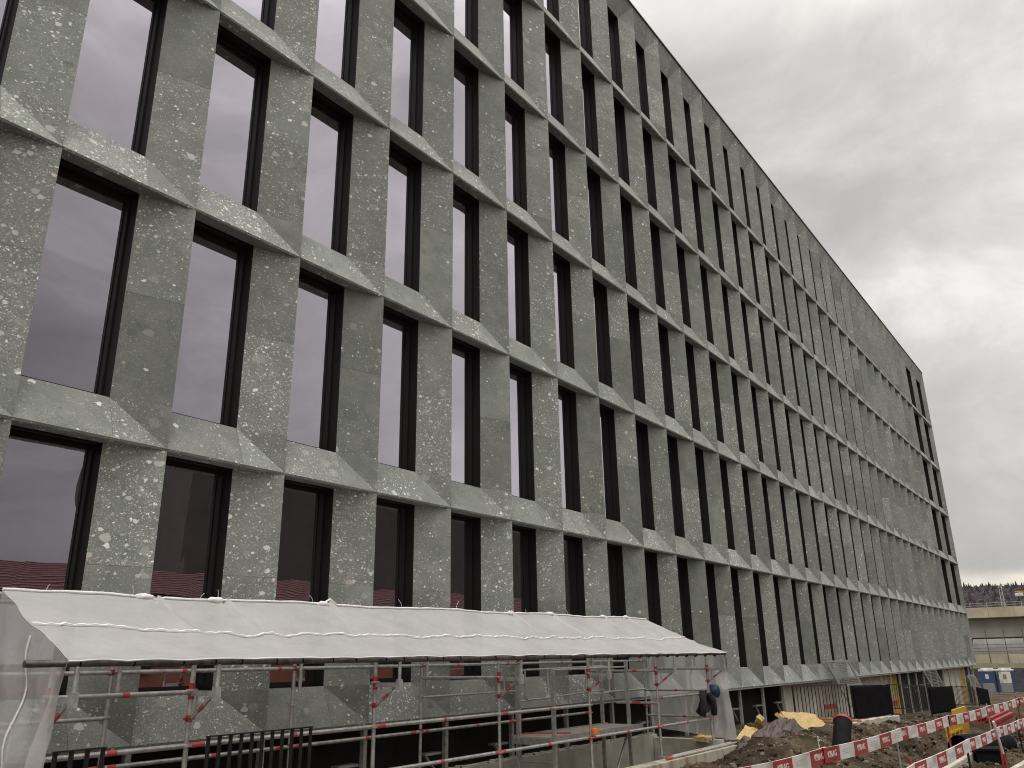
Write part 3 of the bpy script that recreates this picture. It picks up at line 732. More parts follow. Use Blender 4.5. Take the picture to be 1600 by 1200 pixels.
# ---- jacket, helmet, tubes on the wall
rows = []
for i in range(15):
    u = i / 14; row = []
    for j in range(21):
        t = j / 20; a = (t - .5) * 2
        # folded over the rail: two panels hanging either side
        zz = .95 - abs(a) ** .8 * (.34 + .08 * math.sin(u * 4) + (.06 if a < 0 else 0)); yy = -1.6 - .05 * a - .035 * math.sin(abs(a) * 5 + u * 3)
        xx = 13.30 + .42 * u + .05 * a * u + .035 * math.sin(a * 7 + u * 5) + (.06 * (u - .5) * abs(a))
        row.append(Vector((xx, yy, zz + .03)))
    rows.append(row)
j_ = MB(); j_.grid(rows)
for sx, dx_ in ((13.28, -.06), (13.66, .16)):
    j_.tube([(sx, -1.66, .93), (sx + dx_ * .4, -1.70, .78), (sx + dx_ * .8, -1.69, .62), (sx + dx_, -1.67, .50)], .06, n=10, rads=[.05, .075, .07, .06])
jo = j_.build('jacket', JACK); md = jo.modifiers.new('s', 'SOLIDIFY'); md.thickness = .03
tag(jo, 'black work jacket slung over the scaffold rail beside the blue helmet', 'jacket')
HT = empty('safety_helmet', (13.95, -1.66, .97)); tag(HT, 'dark blue safety helmet hanging on the last scaffold post', 'helmet')
bm = bmesh.new(); bmesh.ops.create_uvsphere(bm, u_segments=24, v_segments=14, radius=.125)
bmesh.ops.delete(bm, geom=[v for v in bm.verts if v.co.z < -.03], context='VERTS')
for v in bm.verts: v.co.x *= 1.12; v.co.z *= 1.15
b = MB(); b.frombm(bm, T=Matrix.Rotation(math.radians(75), 4, 'X'), smooth=True); bm.free()
b.tube([(0, .0, -.145), (0, -.08, -.12), (0, -.13, -.04)], .012, n=6); sh_ = b.build('shell', HELM, HT); sh_.modifiers.new('s', 'SOLIDIFY').thickness = .008
b = MB(); ring = [Vector((.148 * math.cos(a), .03 + .02, .135 * math.sin(a))) for a in [2 * PI * i / 24 for i in range(25)]]; b.tube(ring, .013, n=6, caps=False); b.build('brim', HELM, HT)
for lab, y, x0, x1 in (('loose steel tube with red end on the shaft wall, outer of two', -1.90, 11.0, 14.3), ('loose steel tube on the shaft wall against the scaffold feet', -1.80, 11.4, 14.25)):
    T = empty('steel_tube', (0, 0, 0)); tag(T, lab, 'tube', 'loose steel tubes on the shaft wall')
    b = MB(); rod(b, (x0, y, -.072), (x1, y, -.072)); o = b.build('tube', GALV, T)
    b = MB(); b.tube([(x0 - .01, y, -.072), (x0 + .22, y, -.072)] if y < -1.85 else [(12.6, y, -.072), (12.7, y, -.072)], R_ + .0015, n=10); b.build('paint_band', REDTAPE, T)

# ---- black steel railing pieces standing in front of the scaffold
def steel_railing(x0, x1, y, zt, zb, label, step=.125):
    T = empty('steel_railing', (0, 0, 0)); tag(T, label, 'railing', 'black steel railing pieces in front of the scaffold')
    b = MB(); b.box(x0 - .02, x1 + .02, y - .02, y + .02, zt - .012, zt); b.build('top_rail', BLACKS, T)
    n = int(round((x1 - x0) / step))
    for i in range(n + 1):
        x = x0 + (x1 - x0) * i / n; b = MB(); b.box(x - .019, x + .019, y - .006, y + .006, zb, zt - .012); b.build('bar', BLACKS, T)
steel_railing(1.44, 2.68, -1.9, 1.025, -.09, 'black flat bar railing piece standing in front of the scaffold left of the third post')
steel_railing(.02, .42, -1.9, 1.015, -.09, 'short black flat bar railing piece beside the left mesh curtain')

# ================================================================ site railing, black panels and concrete footings (line Y = -2)
random.seed(31)
def top_z(x): return lerpt(x, [17, 18, 23, 27.6, 34, 39, 45, 50], [.95, .93, .80, .68, .40, .25, .02, -.2])
def site_fence(x0, x1, label, y=-2.0):
    T = empty('site_railing', (0, 0, 0)); tag(T, label, 'railing', 'black bar railings between the black panels')
    b = MB(); b.bar((x0, y, top_z(x0)), (x1, y, top_z(x1)), .035, .03); b.build('top_rail', BLACKS, T)
    b = MB(); b.bar((x0, y, top_z(x0) - .76), (x1, y, top_z(x1) - .86), .035, .03); b.build('bottom_rail', BLACKS, T)
    n = int((x1 - x0) / .30)
    for i in range(n + 1):
        x = x0 + (x1 - x0) * i / n; t = i / n; r = .018 if i in (0, n) else .008
        b = MB(); b.box(x - r, x + r, y - r, y + r, top_z(x) - .76 - .1 * t - (.2 if r > .02 else 0), top_z(x) - .01); b.build('bar', BLACKS, T)
site_fence(18.0, 22.8, 'black bar railing before the pale plinth, between mineral wool and nearest black panel')
site_fence(27.8, 33.8, 'black bar railing standing between the two larger black panels')
site_fence(39.4, 45.3, 'farthest black bar railing, right of the second black panel')
def black_panel(x0, x1, zt0, zt1, h0, h1, label):
    T = empty('sheeted_barrier', (0, 0, 0)); tag(T, label, 'panel', 'black sheeted panels on the site railing')
    y = -2.12; rows = []
    for i in range(25):
        u = i / 24; x = x0 + (x1 - x0) * u; zt = zt0 + (zt1 - zt0) * u; hh = h0 + (h1 - h0) * u; row = []
        for j in range(11):
            t = j / 10; row.append((x + .02 * noise.noise(Vector((t * 3, x0, 0))), y + .018 * noise.noise(Vector((x * 2, t * 3, x0))), zt - hh * t + (.012 * noise.noise(Vector((x * 3, 0, 0))) if j in (0, 10) else 0)))
        rows.append(row)
    b = MB(); b.grid(rows); o = b.build('sheeting', BLACKF, T); o.modifiers.new('s', 'SOLIDIFY').thickness = .02
    b = MB(); b.box(x0, x0 + .05, y + .03, y + .08, zt0 - h0 - .08, zt0); b.box(x1 - .05, x1, y + .03, y + .08, zt1 - h1 - .08, zt1)
    b.bar((x0, y + .05, zt0 - .03), (x1, y + .05, zt1 - .03), .05, .05); b.build('panel_frame', BLACKS, T)
black_panel(22.98, 27.6, .78, .66, .92, .92, 'nearest and largest black sheeted panel standing on the concrete footing')
black_panel(34.0, 39.2, .37, .24, 1.0, 1.02, 'second black sheeted panel, left of the group of bare steel posts')
black_panel(46.1, 49.6, -.04, -.28, .82, .80, 'small far black panel beside the building corner')
T = empty('slab_row', (0, 0, 0)); tag(T, 'row of pale precast concrete slabs under the nearest black panel', 'concrete slabs')
xs_ = [21.9, 23.6, 24.9, 25.9, 26.8, 27.5]
for i in range(5):
    b = MB(); z = -.17 - .03 * i; b.box(xs_[i] + .015, xs_[i + 1] - .015, -2.3, -2.05, -1.3, z, bev=.012); b.build('slab', CONC, T)
# leaning aluminium grilles
def grille(x0, x1, y, zb, zt, lean, label):
    T = empty('leaning_grille', (0, 0, 0)); tag(T, label, 'grille', 'light metal grilles leaning on the building')
    A = Vector((x0, y, zb)); B = Vector((x1, y, zb)); C_ = Vector((x0 - lean, y + .45, zt)); D = Vector((x1 - lean, y + .45, zt))
    b = MB()
    for p, q in ((A, C_), (B, D), (A, B), (C_, D)): b.bar(p, q, .06, .06)
    b.bar(A.lerp(C_, .45), B.lerp(D, .45), .05, .05); b.build('grille_frame', GALV, T)
    b = MB()
    for i in range(1, 26):
        t = i / 26; b.bar(A.lerp(C_, t), B.lerp(D, t), .012, .012)
    for i in range(1, 12):
        t = i / 12; b.bar(A.lerp(B, t), C_.lerp(D, t), .010, .010)
    b.build('mesh_infill', GALV, T)
grille(28.6, 31.4, -.5, -.1, 1.42, .7, 'nearest light metal grille leaning on the stone skin above the first black panel')
grille(44.0, 47.0, -.75, -.9, .84, 1.0, 'light metal grille leaning behind the second black panel')
grille(55.6, 58.0, -.9, -1.4, .3, .6, 'far light metal grille leaning near the building corner')
# red and white planks by the plinth
def wide_text(txt, size):
    cu = bpy.data.curves.new('lettering', 'FONT'); cu.body = txt; cu.size = size; cu.align_x = 'CENTER'; cu.align_y = 'CENTER'; cu.extrude = .0015; cu.offset = size * .022; cu.resolution_u = 3
    o = bpy.data.objects.new('lettering', cu); COL.objects.link(o)
    dg = bpy.context.evaluated_depsgraph_get(); me = bpy.data.meshes.new_from_object(o.evaluated_get(dg)); bpy.data.objects.remove(o)
    me.materials.clear(); me.materials.append(WHITEP); return me
TXT = wide_text('KIBAG', 1.0)
TXW = max(v.co.x for v in TXT.vertices) - min(v.co.x for v in TXT.vertices)
GREYL = simple('grey_print', (0.36, 0.35, 0.34), None, 5, .6)
TXS = TXT.copy(); TXS.materials.clear(); TXS.materials.append(GREYL)
def lath(T, P0, P1, h, first_red, pitch, letter=True, sag=0.0, thick=.024):
    """one barrier plank from P0 to P1 (top edge), painted in red and white blocks, lettered on the red blocks"""
    P0, P1 = Vector(P0), Vector(P1); d = P1 - P0; Ln = d.length; d.normalize()
    n = max(1, int(round(Ln / pitch))); a = Vector((d.x, d.y, 0)).normalized(); nrm = Vector((a.y, -a.x, 0))
    b = MB(); lets = []
    X = d; Z = Vector((0, 0, 1)); Z = (Z - X * Z.dot(X)).normalized(); Y = Z.cross(X)
    for i in range(n):
        s0, s1 = Ln * i / n, Ln * (i + 1) / n; red = (i + first_red) % 2 == 0
        def pt(s, q, w):
            return P0 + X * s - Z * (h * q) + Y * w + Vector((0, 0, -sag * 4 * (s / Ln) * (1 - s / Ln)))
        mi = 0 if red else 1
        sub = [s0, (s0 + s1) / 2, s1]
        for k in range(2):
            u, v = sub[k], sub[k + 1]
            b.poly([pt(u, 0, -thick / 2), pt(u, 1, -thick / 2), pt(v, 1, -thick / 2), pt(v, 0, -thick / 2)], mi)
            b.poly([pt(u, 0, thick / 2), pt(v, 0, thick / 2), pt(v, 1, thick / 2), pt(u, 1, thick / 2)], mi)
            b.poly([pt(u, 0, -thick / 2), pt(v, 0, -thick / 2), pt(v, 0, thick / 2), pt(u, 0, thick / 2)], 1)
            b.poly([pt(u, 1, -thick / 2), pt(u, 1, thick / 2), pt(v, 1, thick / 2), pt(v, 1, -thick / 2)], mi)
        if letter: lets.append((pt((s0 + s1) / 2, .5, -thick / 2 - .001), (s1 - s0), red))
    o = b.build('plank', [REDP, WHITEP], T)
    # the front of the plank faces the street side (-Y); local axes for the lettering
    for c, wdt, red in lets:
        if not red:
            g = MB()
            for q, ww in ((.16, .62), (.02, .66), (-.12, .62)):
                A = c - X * wdt * ww / 2 + Z * h * q; B = c + X * wdt * ww / 2 + Z * h * q; w2 = Z * h * .022
                g.poly([A - w2, B - w2, B + w2, A + w2])
            g.build('small_print', GREYL, o); continue
        l = bpy.data.objects.new('lettering', TXT); COL.objects.link(l); l.parent = o
        mt = Matrix((X, Z, -Y)).transposed().to_4x4(); mt.translation = c - Y * .002
        sx = wdt * .56 / TXW; sz = h * .40 / .72
        l.matrix_local = mt @ Matrix.Diagonal((sx, sz, 1, 1))
    return o
def stake(T, x, y, zt, zb, mt):
    b = MB(); b.tube([(x, y, zb), (x, y, zt)], .021, n=8); o = b.build('post', mt, T)
    return o
BG = 'red and white barrier planks along the trench'
# upper line
U = [(7.0, -4.70, .31), (10.2, -4.91, .30), (14.25, -5.13, .30), (18.35, -5.33, .30), (22.9, -5.58, .29), (27.6, -5.80, .28), (32.6, -6.02, .24)]
lab_u = ['upper barrier plank nearest the camera, cut by the lower frame edge', 'upper barrier plank passing in front of the dark leaning pipe', 'upper barrier plank in front of the concrete slabs', 'upper barrier plank above the upright yellow formwork, left part', 'upper barrier plank above the red beams', 'farthest upper barrier plank running off the right edge']
for i in range(6):
    T = empty('barrier_plank', (0, 0, 0)); tag(T, lab_u[i], 'barrier', BG)
    A, B = Vector(U[i]), Vector(U[i + 1]); A = A + Vector((0, -.025 * (i % 2), 0)); B = B + Vector((0, -.025 * (i % 2), 0))
    lath(T, A, B + (B - A).normalized() * .18, .215, i % 2 * 0, .70, sag=.03)
    stake(T, U[i][0] + .08, U[i][1] + .045, .33 if i else .3, ground(U[i][0], U[i][1]) - .1, REDP if i % 2 else GALV)
# loose bent wire at a joint
b = MB(); b.tube([(10.2, -4.90, .05), (10.2, -4.88, .40), (10.22, -4.88, .46)], .012, n=6); b.tube([(10.22, -4.88, .38), (10.35, -4.86, .40), (10.5, -4.87, .36), (10.55, -4.88, .30)], .008, n=6)
tag(b.build('wire_hook', GALV), 'bent wire hook sticking up over the joint of the first two upper planks', 'wire')
Lw = [(7.0, -6.32, .20), (9.6, -6.33, .21), (14.05, -6.35, .175), (18.3, -6.32, .09), (22.6, -6.26, -.03), (27.4, -6.2, -.16), (32, -6.12, -.30)]
lab_l = ['lower barrier plank nearest the camera at the bottom edge', 'lower barrier plank rising from the bottom edge to the dark stake', 'lower barrier plank in front of the big black pipe end', 'lower barrier plank just right of the red and white stake', 'lower barrier plank beyond the culvert pipe', 'farthest lower barrier plank at the right edge']
for i in range(6):
    T = empty('barrier_plank', (0, 0, 0)); tag(T, lab_l[i], 'barrier', BG)
    A, B = Vector(Lw[i]), Vector(Lw[i + 1])
    lath(T, A, B + (B - A).normalized() * .12, .20, 0, .74, sag=.02)
    stake(T, Lw[i][0] + .05, Lw[i][1] + .045, Lw[i][2] + .06, ground(Lw[i][0], Lw[i][1]) - .1, REDP if i % 2 else BLACKS)
T = empty('marker_stake', (0, 0, 0)); tag(T, 'leaning stake, white above and red below, in front of the lower barrier', 'stake')
b = MB(); b.tube([(17.3, -6.45, -.35), (17.0, -6.42, .28)], .025, n=8); b.build('upper_half', WHITEP, T)
b = MB(); b.tube([(17.52, -6.47, -.86), (17.3, -6.45, -.35)], .025, n=8); b.build('lower_half', REDP, T)
T = empty('plinth_barrier', (0, 0, 0)); tag(T, 'pair of red and white planks fixed low along the plinth behind the black panels', 'barrier')
for zz in (.25, -.25):
    for (xa, xb) in ((27.2, 30.0), (33.0, 38.0), (45.5, 52.5)):
        dz = -.035 * (xa - 21); lath(T, (xa, .0, zz + dz), (xb, .0, zz + dz - .03 * (xb - xa)), .22 if xa > 30 else .16, 0, 1.6, letter=False)

# ---- things lying on the soil
def lump_sheet(name, x, y, z, sx, sy, sz, mt, seed, label, cat, rz=0, group=None, res=20):
    rows = []
    for i in range(res + 1):
        row = []
        for j in range(res + 1):
            u, v = i / res * 2 - 1, j / res * 2 - 1
            q = Vector((u * 2.1 + seed, v * 2.1, seed * .7))
            hgt = (1 - max(abs(u), abs(v)) ** 3) * (.35 + .9 * abs(noise.noise(q * .8)) + .25 * abs(noise.noise(q * 2.0)))
            row.append((u * sx * (1 + .2 * noise.noise(q * 1.3)), v * sy * (1 + .3 * noise.noise(q * 1.7 + Vector((3, 3, 3)))), hgt * sz))
        rows.append(row)
    b = MB(); b.grid(rows, smooth=False); o = b.build(name, mt); o.location = (x, y, z); o.rotation_euler.z = rz; tag(o, label, cat, group); o.modifiers.new('s', 'SOLIDIFY').thickness = .02
    return o
lump_sheet('membrane_heap', 15.9, -2.30, .0, 1.15, .26, .34, MEMB, 2.3, 'crumpled brown membrane heap between the pieces of yellow mineral wool', 'membrane', .05)
lump_sheet('membrane_heap', 14.35, -2.1, -.22, .42, .22, .26, MEMB, 7.1, 'small dark brown membrane scrap draped over the end of the shaft wall', 'membrane', .4)
def wool(x, y, z, dims, rot, label):
    bm = bmesh.new(); bmesh.ops.create_cube(bm, size=1); bmesh.ops.subdivide_edges(bm, edges=bm.edges[:], cuts=9, use_grid_fill=True)
    for v in bm.verts:
        c = Vector((v.co.x * dims[0], v.co.y * dims[1], v.co.z * dims[2])); c += Vector((noise.noise(c * 9 + Vector((x, 0, 0))), noise.noise(c * 9 + Vector((0, x, 5))), noise.noise(c * 9 + Vector((5, 0, x))))) * .035; v.co = c
    b = MB(); b.frombm(bm); bm.free(); o = b.build('mineral_wool', INSU); o.location = (x, y, z); o.rotation_euler = rot
    tag(o, label, 'insulation', 'yellow mineral wool pieces on the soil')
wool(17.75, -2.30, .10, (1.5, .58, .12), (math.radians(38), math.radians(5), math.radians(-14)), 'large yellow mineral wool board leaning on the soil heap')
wool(14.9, -1.9, .02, (1.0, .25, .10), (math.radians(20), math.radians(-10), .1), 'yellow mineral wool piece left of the membrane heap')
wool(15.5, -2.0, .26, (.42, .16, .10), (math.radians(40), math.radians(30), .5), 'small yellow mineral wool offcut on top of the membrane heap')
wool(16.7, -2.1, .24, (.60, .22, .08), (math.radians(50), math.radians(12), .2), 'yellow mineral wool strip between membrane and large board')
wool(14.3, -1.2, -.02, (1.3, .3, .08), (.1, .05, .3), 'thin yellow mineral wool sheet lying against the plinth by the curtain')
for i, (x, y, z, L_, rz, ry) in enumerate([(18.9, -2.35, .02, 1.5, -.2, .05), (19.6, -2.5, -.02, 1.6, .25, -.03), (19.2, -2.7, .06, 1.4, -.5, .1), (20.1, -2.3, .0, 1.2, .5, .02), (20.4, -2.6, -.06, 1.3, -.1, .0)]):
    b = MB(); b.box(-L_ / 2, L_ / 2, -.06, .06, -.02, .02, bev=.004); o = b.build('timber_board', TIMB); o.location = (x, y, z + .04); o.rotation_euler = (0, ry, rz)
    tag(o, ['orange timber board at the left end of the loose pile', 'orange timber board lying lengthwise in the middle of the pile', 'orange timber board on top of the pile, slanting towards the railing', 'short orange timber board at the back of the pile', 'orange timber board at the right end of the pile'][i], 'timber', 'loose orange boards under the railing')
T = empty('upright_pipe', (0, 0, 0)); tag(T, 'thick black plastic pipe with a red rimmed cap leaning out of the soil', 'pipe')
A, B = Vector((15.25, -3.62, -.95)), Vector((16.75, -3.45, .20))
b = MB(); b.tube([A, B], .18, n=28, rads=[.18, .19]); b.build('pipe', BLACKP, T)
b = MB(); d = (B - A).normalized(); b.tube([B - d * .01, B + d * .05], .205, n=28); b.build('cap', RED, T)
T = empty('culvert_pipe', (0, 0, 0)); tag(T, 'wide black corrugated pipe lying in the trench below the lower barrier', 'pipe')
A, B = Vector((20.9, -5.05, -.62)), Vector((23.4, -5.75, -.72)); d = (B - A).normalized()
b = MB(); n = 30; b.tube([A.lerp(B, i / n) for i in range(n + 1)], .3, n=28, caps=False, rads=[.30 + .02 * (i % 2) for i in range(n + 1)]); b.tube([B, A], .27, n=28, caps=False); b.build('pipe', BLACKP, T)
b = MB(); b.box(-.32, .32, -.3, .3, -.3, .25, bev=.03); b.box(-.36, .36, -.34, .34, .22, .27, bev=.01); o = b.build('black_tub', BLACKP); o.location = (19.6, -5.85, -.72); o.rotation_euler.z = .3
tag(o, 'square black plastic tub standing below the lower barrier', 'tub')
T = empty('formwork_panel', (0, 0, 0)); tag(T, 'upright yellow formwork panel standing in the trench', 'formwork')
b = MB(); b.box(22.3, 24.2, -4.60, -4.54, -.78, -.03); b.box(24.2, 26.4, -4.5, -4.44, -.62, .09); b.build('board', YEL, T)
b = MB()
for x in (22.32, 22.95, 23.58, 24.16): b.box(x, x + .05, -4.66, -4.60, -.80, -.01)
for z in (-.76, -.42, -.07): b.box(22.3, 24.2, -4.655, -4.605, z, z + .05)
b.build('panel_rib', YEL, T)
for i in range(4):
    zz = -.10 - .05 * i; x0 = 24.9 - .3 * (i % 2); b = MB(); b.box(x0, x0 + 4.2, -5.0 - .16 * i, -4.88 - .16 * i, zz - .16 + .0, zz - .10); b.box(x0, x0 + 4.2, -5.0 - .16 * i, -4.88 - .16 * i, zz - .06 + .05, zz + .05)
    b.box(x0, x0 + 4.2, -4.955 - .16 * i, -4.925 - .16 * i, zz - .10, zz - .01)
    tag(b.build('steel_beam', REDP), ['red steel beam, highest and farthest back of the stack of four', 'red steel beam second from the back of the stack', 'red steel beam third from the back of the stack', 'red steel beam nearest the camera in the stack of four'][i], 'beam', 'red steel beams beside the yellow formwork')
b = MB(); b.box(15.8, 21.0, -5.55, -5.0, -1.0, -.57, bev=.03); o = b.build('concrete_pad', CONC); tag(o, 'rough concrete pad in the soil behind the lower barrier', 'concrete pad')

# ================================================================ far end: toilets, bridge, walls, wood
random.seed(41)
BLUE = simple('blue_plastic_wall', (0.03, 0.065, 0.13), (0.045, 0.085, 0.16), 3, .5); GREYP = simple('grey_plastic', (0.20, 0.19, 0.19), None, 3, .6)
def toilet(y, label, door_white):
    X = 88.0; zb = -2.02; T = empty('portable_toilet', (X, y, zb)); tag(T, label, 'toilet', 'portable toilets at the far end of the site')
    b = MB(); b.box(-.6, .6, -.62, .62, .12, 1.95); b.box(-.62, -.6, -.60, -.50, .1, 1.95); b.box(-.62, -.6, .50, .60, .1, 1.95); b.build('body', BLUE, T)
    b = MB(); b.box(-.66, .66, -.67, .67, 1.95, 2.12, bev=.06); b.box(-.5, .5, -.5, .5, 2.1, 2.24, bev=.06); b.build('roof', WHITEP, T)
    b = MB(); b.box(-.64, -.605, -.48, .48, .95, 1.93); o = b.build('door', WHITEP if door_white else BLUE, T)
    b = MB(); b.box(-.655, -.642, -.12, .16, 1.3, 1.7); b.build('sign', GREYP if door_white else WHITEP, o)
    b = MB(); b.box(-.64, -.605, -.48, .48, .15, .94); b.build('lower_panel', GREYP, T)
    b = MB(); b.box(-.8, .7, -.68, .68, 0, .12); b.build('skid', GREYP, T)
toilet(2.75, 'blue portable toilet with white roof, left of the pair', False)
toilet(1.30, 'blue portable toilet with a white upper door, right of the pair', True)
BX = 125.0
BRC1 = simple('bridge_concrete', (0.24, 0.215, 0.195), (0.33, 0.30, 0.275), .4, .9, 0, .2, 3); BRC2 = simple('weathered_parapet', (0.36, 0.31, 0.22), (0.50, 0.44, 0.34), .5, .9, 0, .2, 3)
T = empty('road_bridge', (BX, 0, 0)); tag(T, 'concrete road bridge with ochre stained parapet crossing behind the building', 'bridge')
b = MB(); n = 14
for i in range(n):
    y0 = 40 - 10 * i; b.poly([(0, y0, 3.15 + .005 * y0), (0, y0 - 10, 3.2 - .02 * (10 * i)), (0, y0 - 10, 6.1), (0, y0, 6.1)])
b = MB(); b.box(0, 14, -120, 60, 3.45, 6.05); b.box(-.6, 14.6, -120, 60, 5.85, 6.15); b.build('girder', BRC1, T)
b = MB()
for i in range(60): b.box(-.9, -.6, -120 + 3 * i + .012, -120 + 3 * (i + 1) - .012, 5.95, 7.25)
b.build('parapet', BRC2, T)
b = MB()
for z in (7.5, 7.8): b.bar((-.75, -120, z), (-.75, 60, z), .05, .05)
for i in range(90): b.box(-.78, -.72, -120 + 2 * i, -120 + 2 * i + .06, 7.2, 7.82)
b.build('guard_rail', GALV, T)
for y0 in (10.4, -20, 38):
    b = MB(); b.poly([(2, y0 - 1.4, 3.5), (2, y0 + 1.4, 3.5), (2, y0 + .7, -3), (2, y0 - .7, -3)]); b.poly([(3.5, y0 - 1.4, 3.5), (3.5, y0 - .7, -3), (3.5, y0 + .7, -3), (3.5, y0 + 1.4, 3.5)])
    b.poly([(2, y0 - 1.4, 3.5), (2, y0 - .7, -3), (3.5, y0 - .7, -3), (3.5, y0 - 1.4, 3.5)]); b.poly([(2, y0 + 1.4, 3.5), (3.5, y0 + 1.4, 3.5), (3.5, y0 + .7, -3), (2, y0 + .7, -3)])
    b.build('pier', BRC1, T)
# retaining wall with railing and noise screens below the bridge
T = empty('retaining_wall', (118, 0, 0)); tag(T, 'low weathered retaining wall with steel fence under the bridge', 'wall')
b = MB()
for i in range(40): b.box(0, .4, -60 + 3 * i + .01, -57 + 3 * i - .01, -2.4, 1.35)
b.build('wall', BRC2, T)
b = MB()
for i in range(60): b.box(-.05, .0, -60 + 2 * i, -60 + 2 * i + .09, -1.2, 4.2)
for z in (1.7, 2.1, 2.5): b.bar((-.03, -60, z), (-.03, 60, z), .05, .06)
b.build('fence', simple('rusty_post', (0.10, 0.085, 0.075)), T)
b = MB(); b.box(142, 144, -80, 60, -2, 5.5); b_ = b.build('white_hoarding', simple('pale_hoarding', (0.60, 0.585, 0.57), (0.80, 0.78, 0.76), .8, .8, 0, 0)); tag(b_, 'pale hoarding seen through the gap under the bridge', 'hoarding')
b = MB(); b.box(130, 131, -6.2, -.55, 1.1, 3.1); b.box(129.95, 130, -6.2, -.55, 2.9, 3.12); tag(b.build('red_container', simple('dull_red', (0.28, 0.05, 0.045), (0.42, 0.12, 0.11), .9, .7)), 'dull red container under the bridge at the right edge', 'container')
# grass bank in front of the wall
gb = MB(); rows = []
for x in spaced(96, 118, .8):
    rows.append([(x, y, -2.1 + 2.35 * sm((x - 98) / 16) + .25 * noise.noise(Vector((x * .4, y * .4, 0))) + .12 * noise.noise(Vector((x * 1.7, y * 1.7, 3)))) for y in spaced(-50, 50, .8)])
gb.grid(rows[::-1]); tag(gb.build('embankment', simple('rough_grass', (0.050, 0.048, 0.022), (0.10, 0.088, 0.045), 1.5, .95, 0, .8, 6)), kind='structure')
T = empty('mesh_fence', (94, 0, 0)); tag(T, 'chain link fence with dark screening behind the portable toilets', 'fence')
b = MB(); b.box(.02, .05, -30, 30, -2.1, .1); b.build('screening', simple('dark_screening', (0.045, 0.045, 0.06), (0.09, 0.088, 0.10), 2.5, .8), T)
b = MB()
for i in range(24): b.tube([(-.1 , -30 + 2.5 * i, -2.1), (-.1, -30 + 2.5 * i + .3, .35)], .045, n=6)
b.build('post', GALV, T)
# lattice mast and crane cab beyond the bridge
T = empty('lattice_mast', (135, 5.2, 0)); tag(T, 'slim lattice mast with a cross arm above the bridge', 'mast')
b = MB()
for dx_, dy_ in ((-.25, -.25), (.25, -.25), (.25, .25), (-.25, .25)): b.bar((dx_, dy_, 5), (dx_ * .6, dy_ * .6, 10.7), .05, .05)
for i in range(14):
    z = 5 + i * .4; s_ = 1 if i % 2 else -1; b.bar((-.22 * s_, -.22, z), (.22 * s_, -.22, z + .4), .03, .03); b.bar((-.22, -.22 * s_, z), (-.22, .22 * s_, z + .4), .03, .03)
b.build('lattice', GALV, T)
b = MB(); b.bar((0, -1.1, 10.7), (0, 1.1, 10.7), .09, .08); b.build('cross_arm', GALV, T)
T = empty('tower_crane', (300, 8, 0)); tag(T, 'yellow tower crane jib with its cab before the wooded hill at the right edge', 'crane')
b = MB()
for zz, yy in ((18.4, 0), (18.4, .9), (19.3, .45)): b.bar((0, 10.5, zz), (0, -40, zz), .16, .16)
for i in range(50): b.bar((0, 10 - i, 18.4), (0, 9.5 - i, 19.3), .09, .09); b.bar((0, 9.5 - i, 19.3), (0, 9 - i, 18.4), .09, .09)
b.build('jib', YEL, T)
b = MB(); b.box(-1, 1, 8.4, 10.6, 17.8, 18.8, bev=.2); b.build('counterweight', WHITEP, T)
b = MB()
for dx_, dy_ in ((-.8, -.8), (.8, -.8), (.8, .8), (-.8, .8)): b.bar((dx_, dy_ - 6, -3), (dx_, dy_ - 6, 19), .18, .18)
for i in range(11): b.bar((-.8, -6.8, -3 + 2 * i), (.8, -6.8, -1 + 2 * i), .1, .1)
b.build('tower', YEL, T)
# wooded hill
hl = MB(); rows = []
def hill_z(x, y): return -3 + 39 * sm((x - 380) / 260) + 3 * noise.noise(Vector((y * .006, x * .004, 2))) + .02 * (y - 50)
for x in spaced(300, 900, 25): rows.append([(x, y, hill_z(x, y)) for y in spaced(-700, 500, 25)])
hl.grid(rows[::-1]); tag(hl.build('hill', simple('wood_floor', (0.045, 0.035, 0.040), (0.065, 0.055, 0.05), .05, .95)), kind='structure')
fo = MB()
for i in range(9500):
    x = 400 + 240 * random.random() ** .8; y = random.uniform(-60, 130) + (x - 400) * .06; z = hill_z(x, y)
    con = random.random() < .16; h = random.uniform(4.5, 10.5) * (1.0 if con else .75); r = h * (.17 if con else .30); n = 6
    mi = (0 if con else random.choice([1, 1, 2]))
    rings = [(.0, .12), (.15, .8), (.32, 1), (.55, .72), (.8, .36), (1, .02)] if con else [(0, .12), (.2, .25), (.4, .9), (.62, 1), (.85, .7), (1, .15)]
    rws = [[(x + math.cos(2 * PI * k / n + i) * r * q * random.uniform(.55, 1.25), y + math.sin(2 * PI * k / n + i) * r * q * random.uniform(.55, 1.25), z - 1 + h * t + random.uniform(-.5, .5)) for k in range(n)] for t, q in rings]
    fo.grid(rws, mi, smooth=False, closed=True)
FM = [simple('conifer', (0.030, 0.026, 0.031), (0.046, 0.040, 0.044), .4, .95), simple('bare_crowns', (0.050, 0.038, 0.046), (0.070, 0.054, 0.060), .4, .95), simple('brown_crowns', (0.048, 0.036, 0.038), (0.068, 0.053, 0.050), .4, .95)]
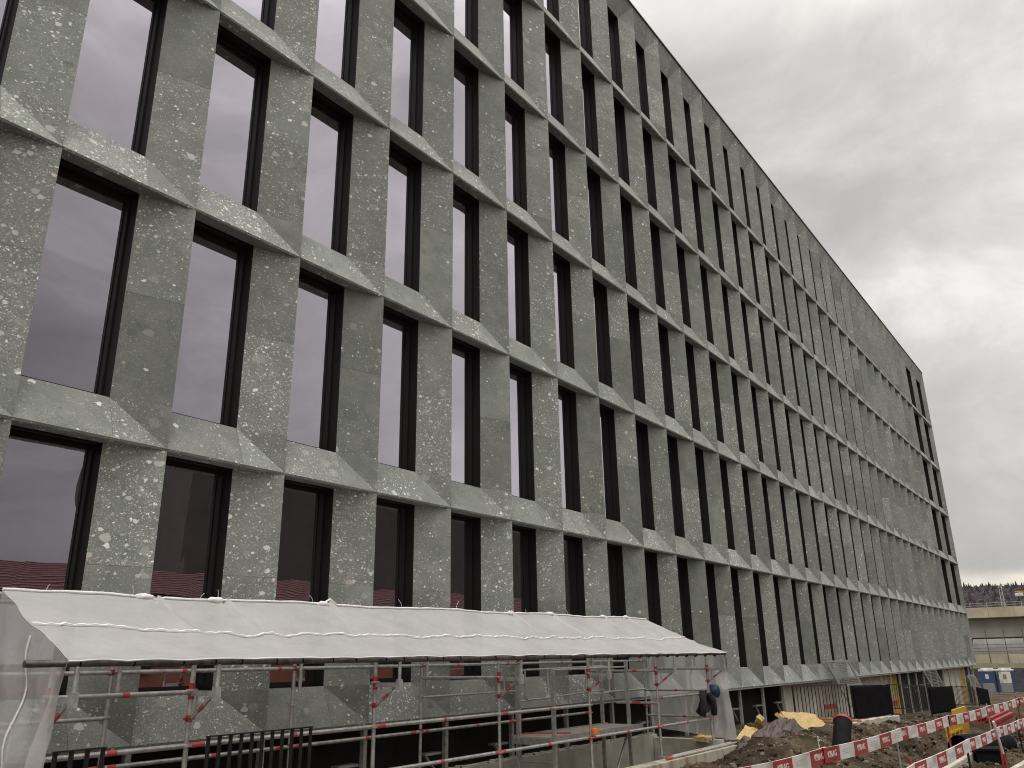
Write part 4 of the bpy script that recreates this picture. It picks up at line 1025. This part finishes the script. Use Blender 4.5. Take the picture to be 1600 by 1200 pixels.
tag(fo.build('forest', FM), 'dark purplish winter wood with conifers on the far hill', 'forest', kind='stuff')
b = MB(); rows = []
# small white house low on the hill
T = empty('far_house', (395, 62, hill_z(395, 62))); tag(T, 'tiny pale house at the foot of the wooded hill', 'house')
b = MB(); b.box(-4, 4, -5, 5, -4, 11); b.build('wall', WHITEP, T)
b = MB(); b.poly([(-5, -6, 11), (5, -6, 11), (5, 0, 15), (-5, 0, 15)]); b.poly([(-5, 0, 15), (5, 0, 15), (5, 6, 11), (-5, 6, 11)]); b.poly([(-5, -6, 11), (-5, 0, 15), (-5, 6, 11)]); b.build('roof', MEMB, T)

# ================================================================ houses across the street (seen only as reflections in the glass)
TILE = simple('dark_red_tile', (0.085, 0.030, 0.028), (0.13, 0.05, 0.045), 3, .8); BRICK = simple('red_brown_render', (0.26, 0.085, 0.050), (0.34, 0.13, 0.08), .6, .85)
T = empty('red_house', (0, 0, 0)); tag(T, 'long low red brown house with tiled roof across the street, mirrored in the lowest windows', 'house')
b = MB(); b.box(-4, 70, -46, -36, -1, 5.4); b.build('wall', BRICK, T)
b = MB(); b.poly([(-5, -35, 5.4), (71, -35, 5.4), (71, -41, 7.6), (-5, -41, 7.6)][::-1]); b.poly([(-5, -47, 5.4), (71, -47, 5.4), (71, -41, 7.6), (-5, -41, 7.6)]); b.poly([(-5, -35, 5.4), (-5, -47, 5.4), (-5, -41, 7.6)]); b.poly([(71, -35, 5.4), (71, -47, 5.4), (71, -41, 7.6)])
for i in range(12): b.bar((-5, -35 - i * .5, 5.45 + i * .184), (71, -35 - i * .5, 5.45 + i * .184), .05, .05)
b.build('roof', TILE, T)
b = MB()
for i in range(18): b.box(-1 + 4 * i, .3 + 4 * i, -35.99, -35.9, 1.4, 3.2)
b.build('window', FRAME, T)
T = empty('brown_block', (0, 0, 0)); tag(T, 'tall dark brown block behind the red house, mirrored in the lower windows', 'building')
b = MB(); b.box(36, 140, -72, -52, -1, 21); b.build('wall', simple('brown_grey_render', (0.055, 0.048, 0.044), (0.075, 0.066, 0.06), .4, .85), T)
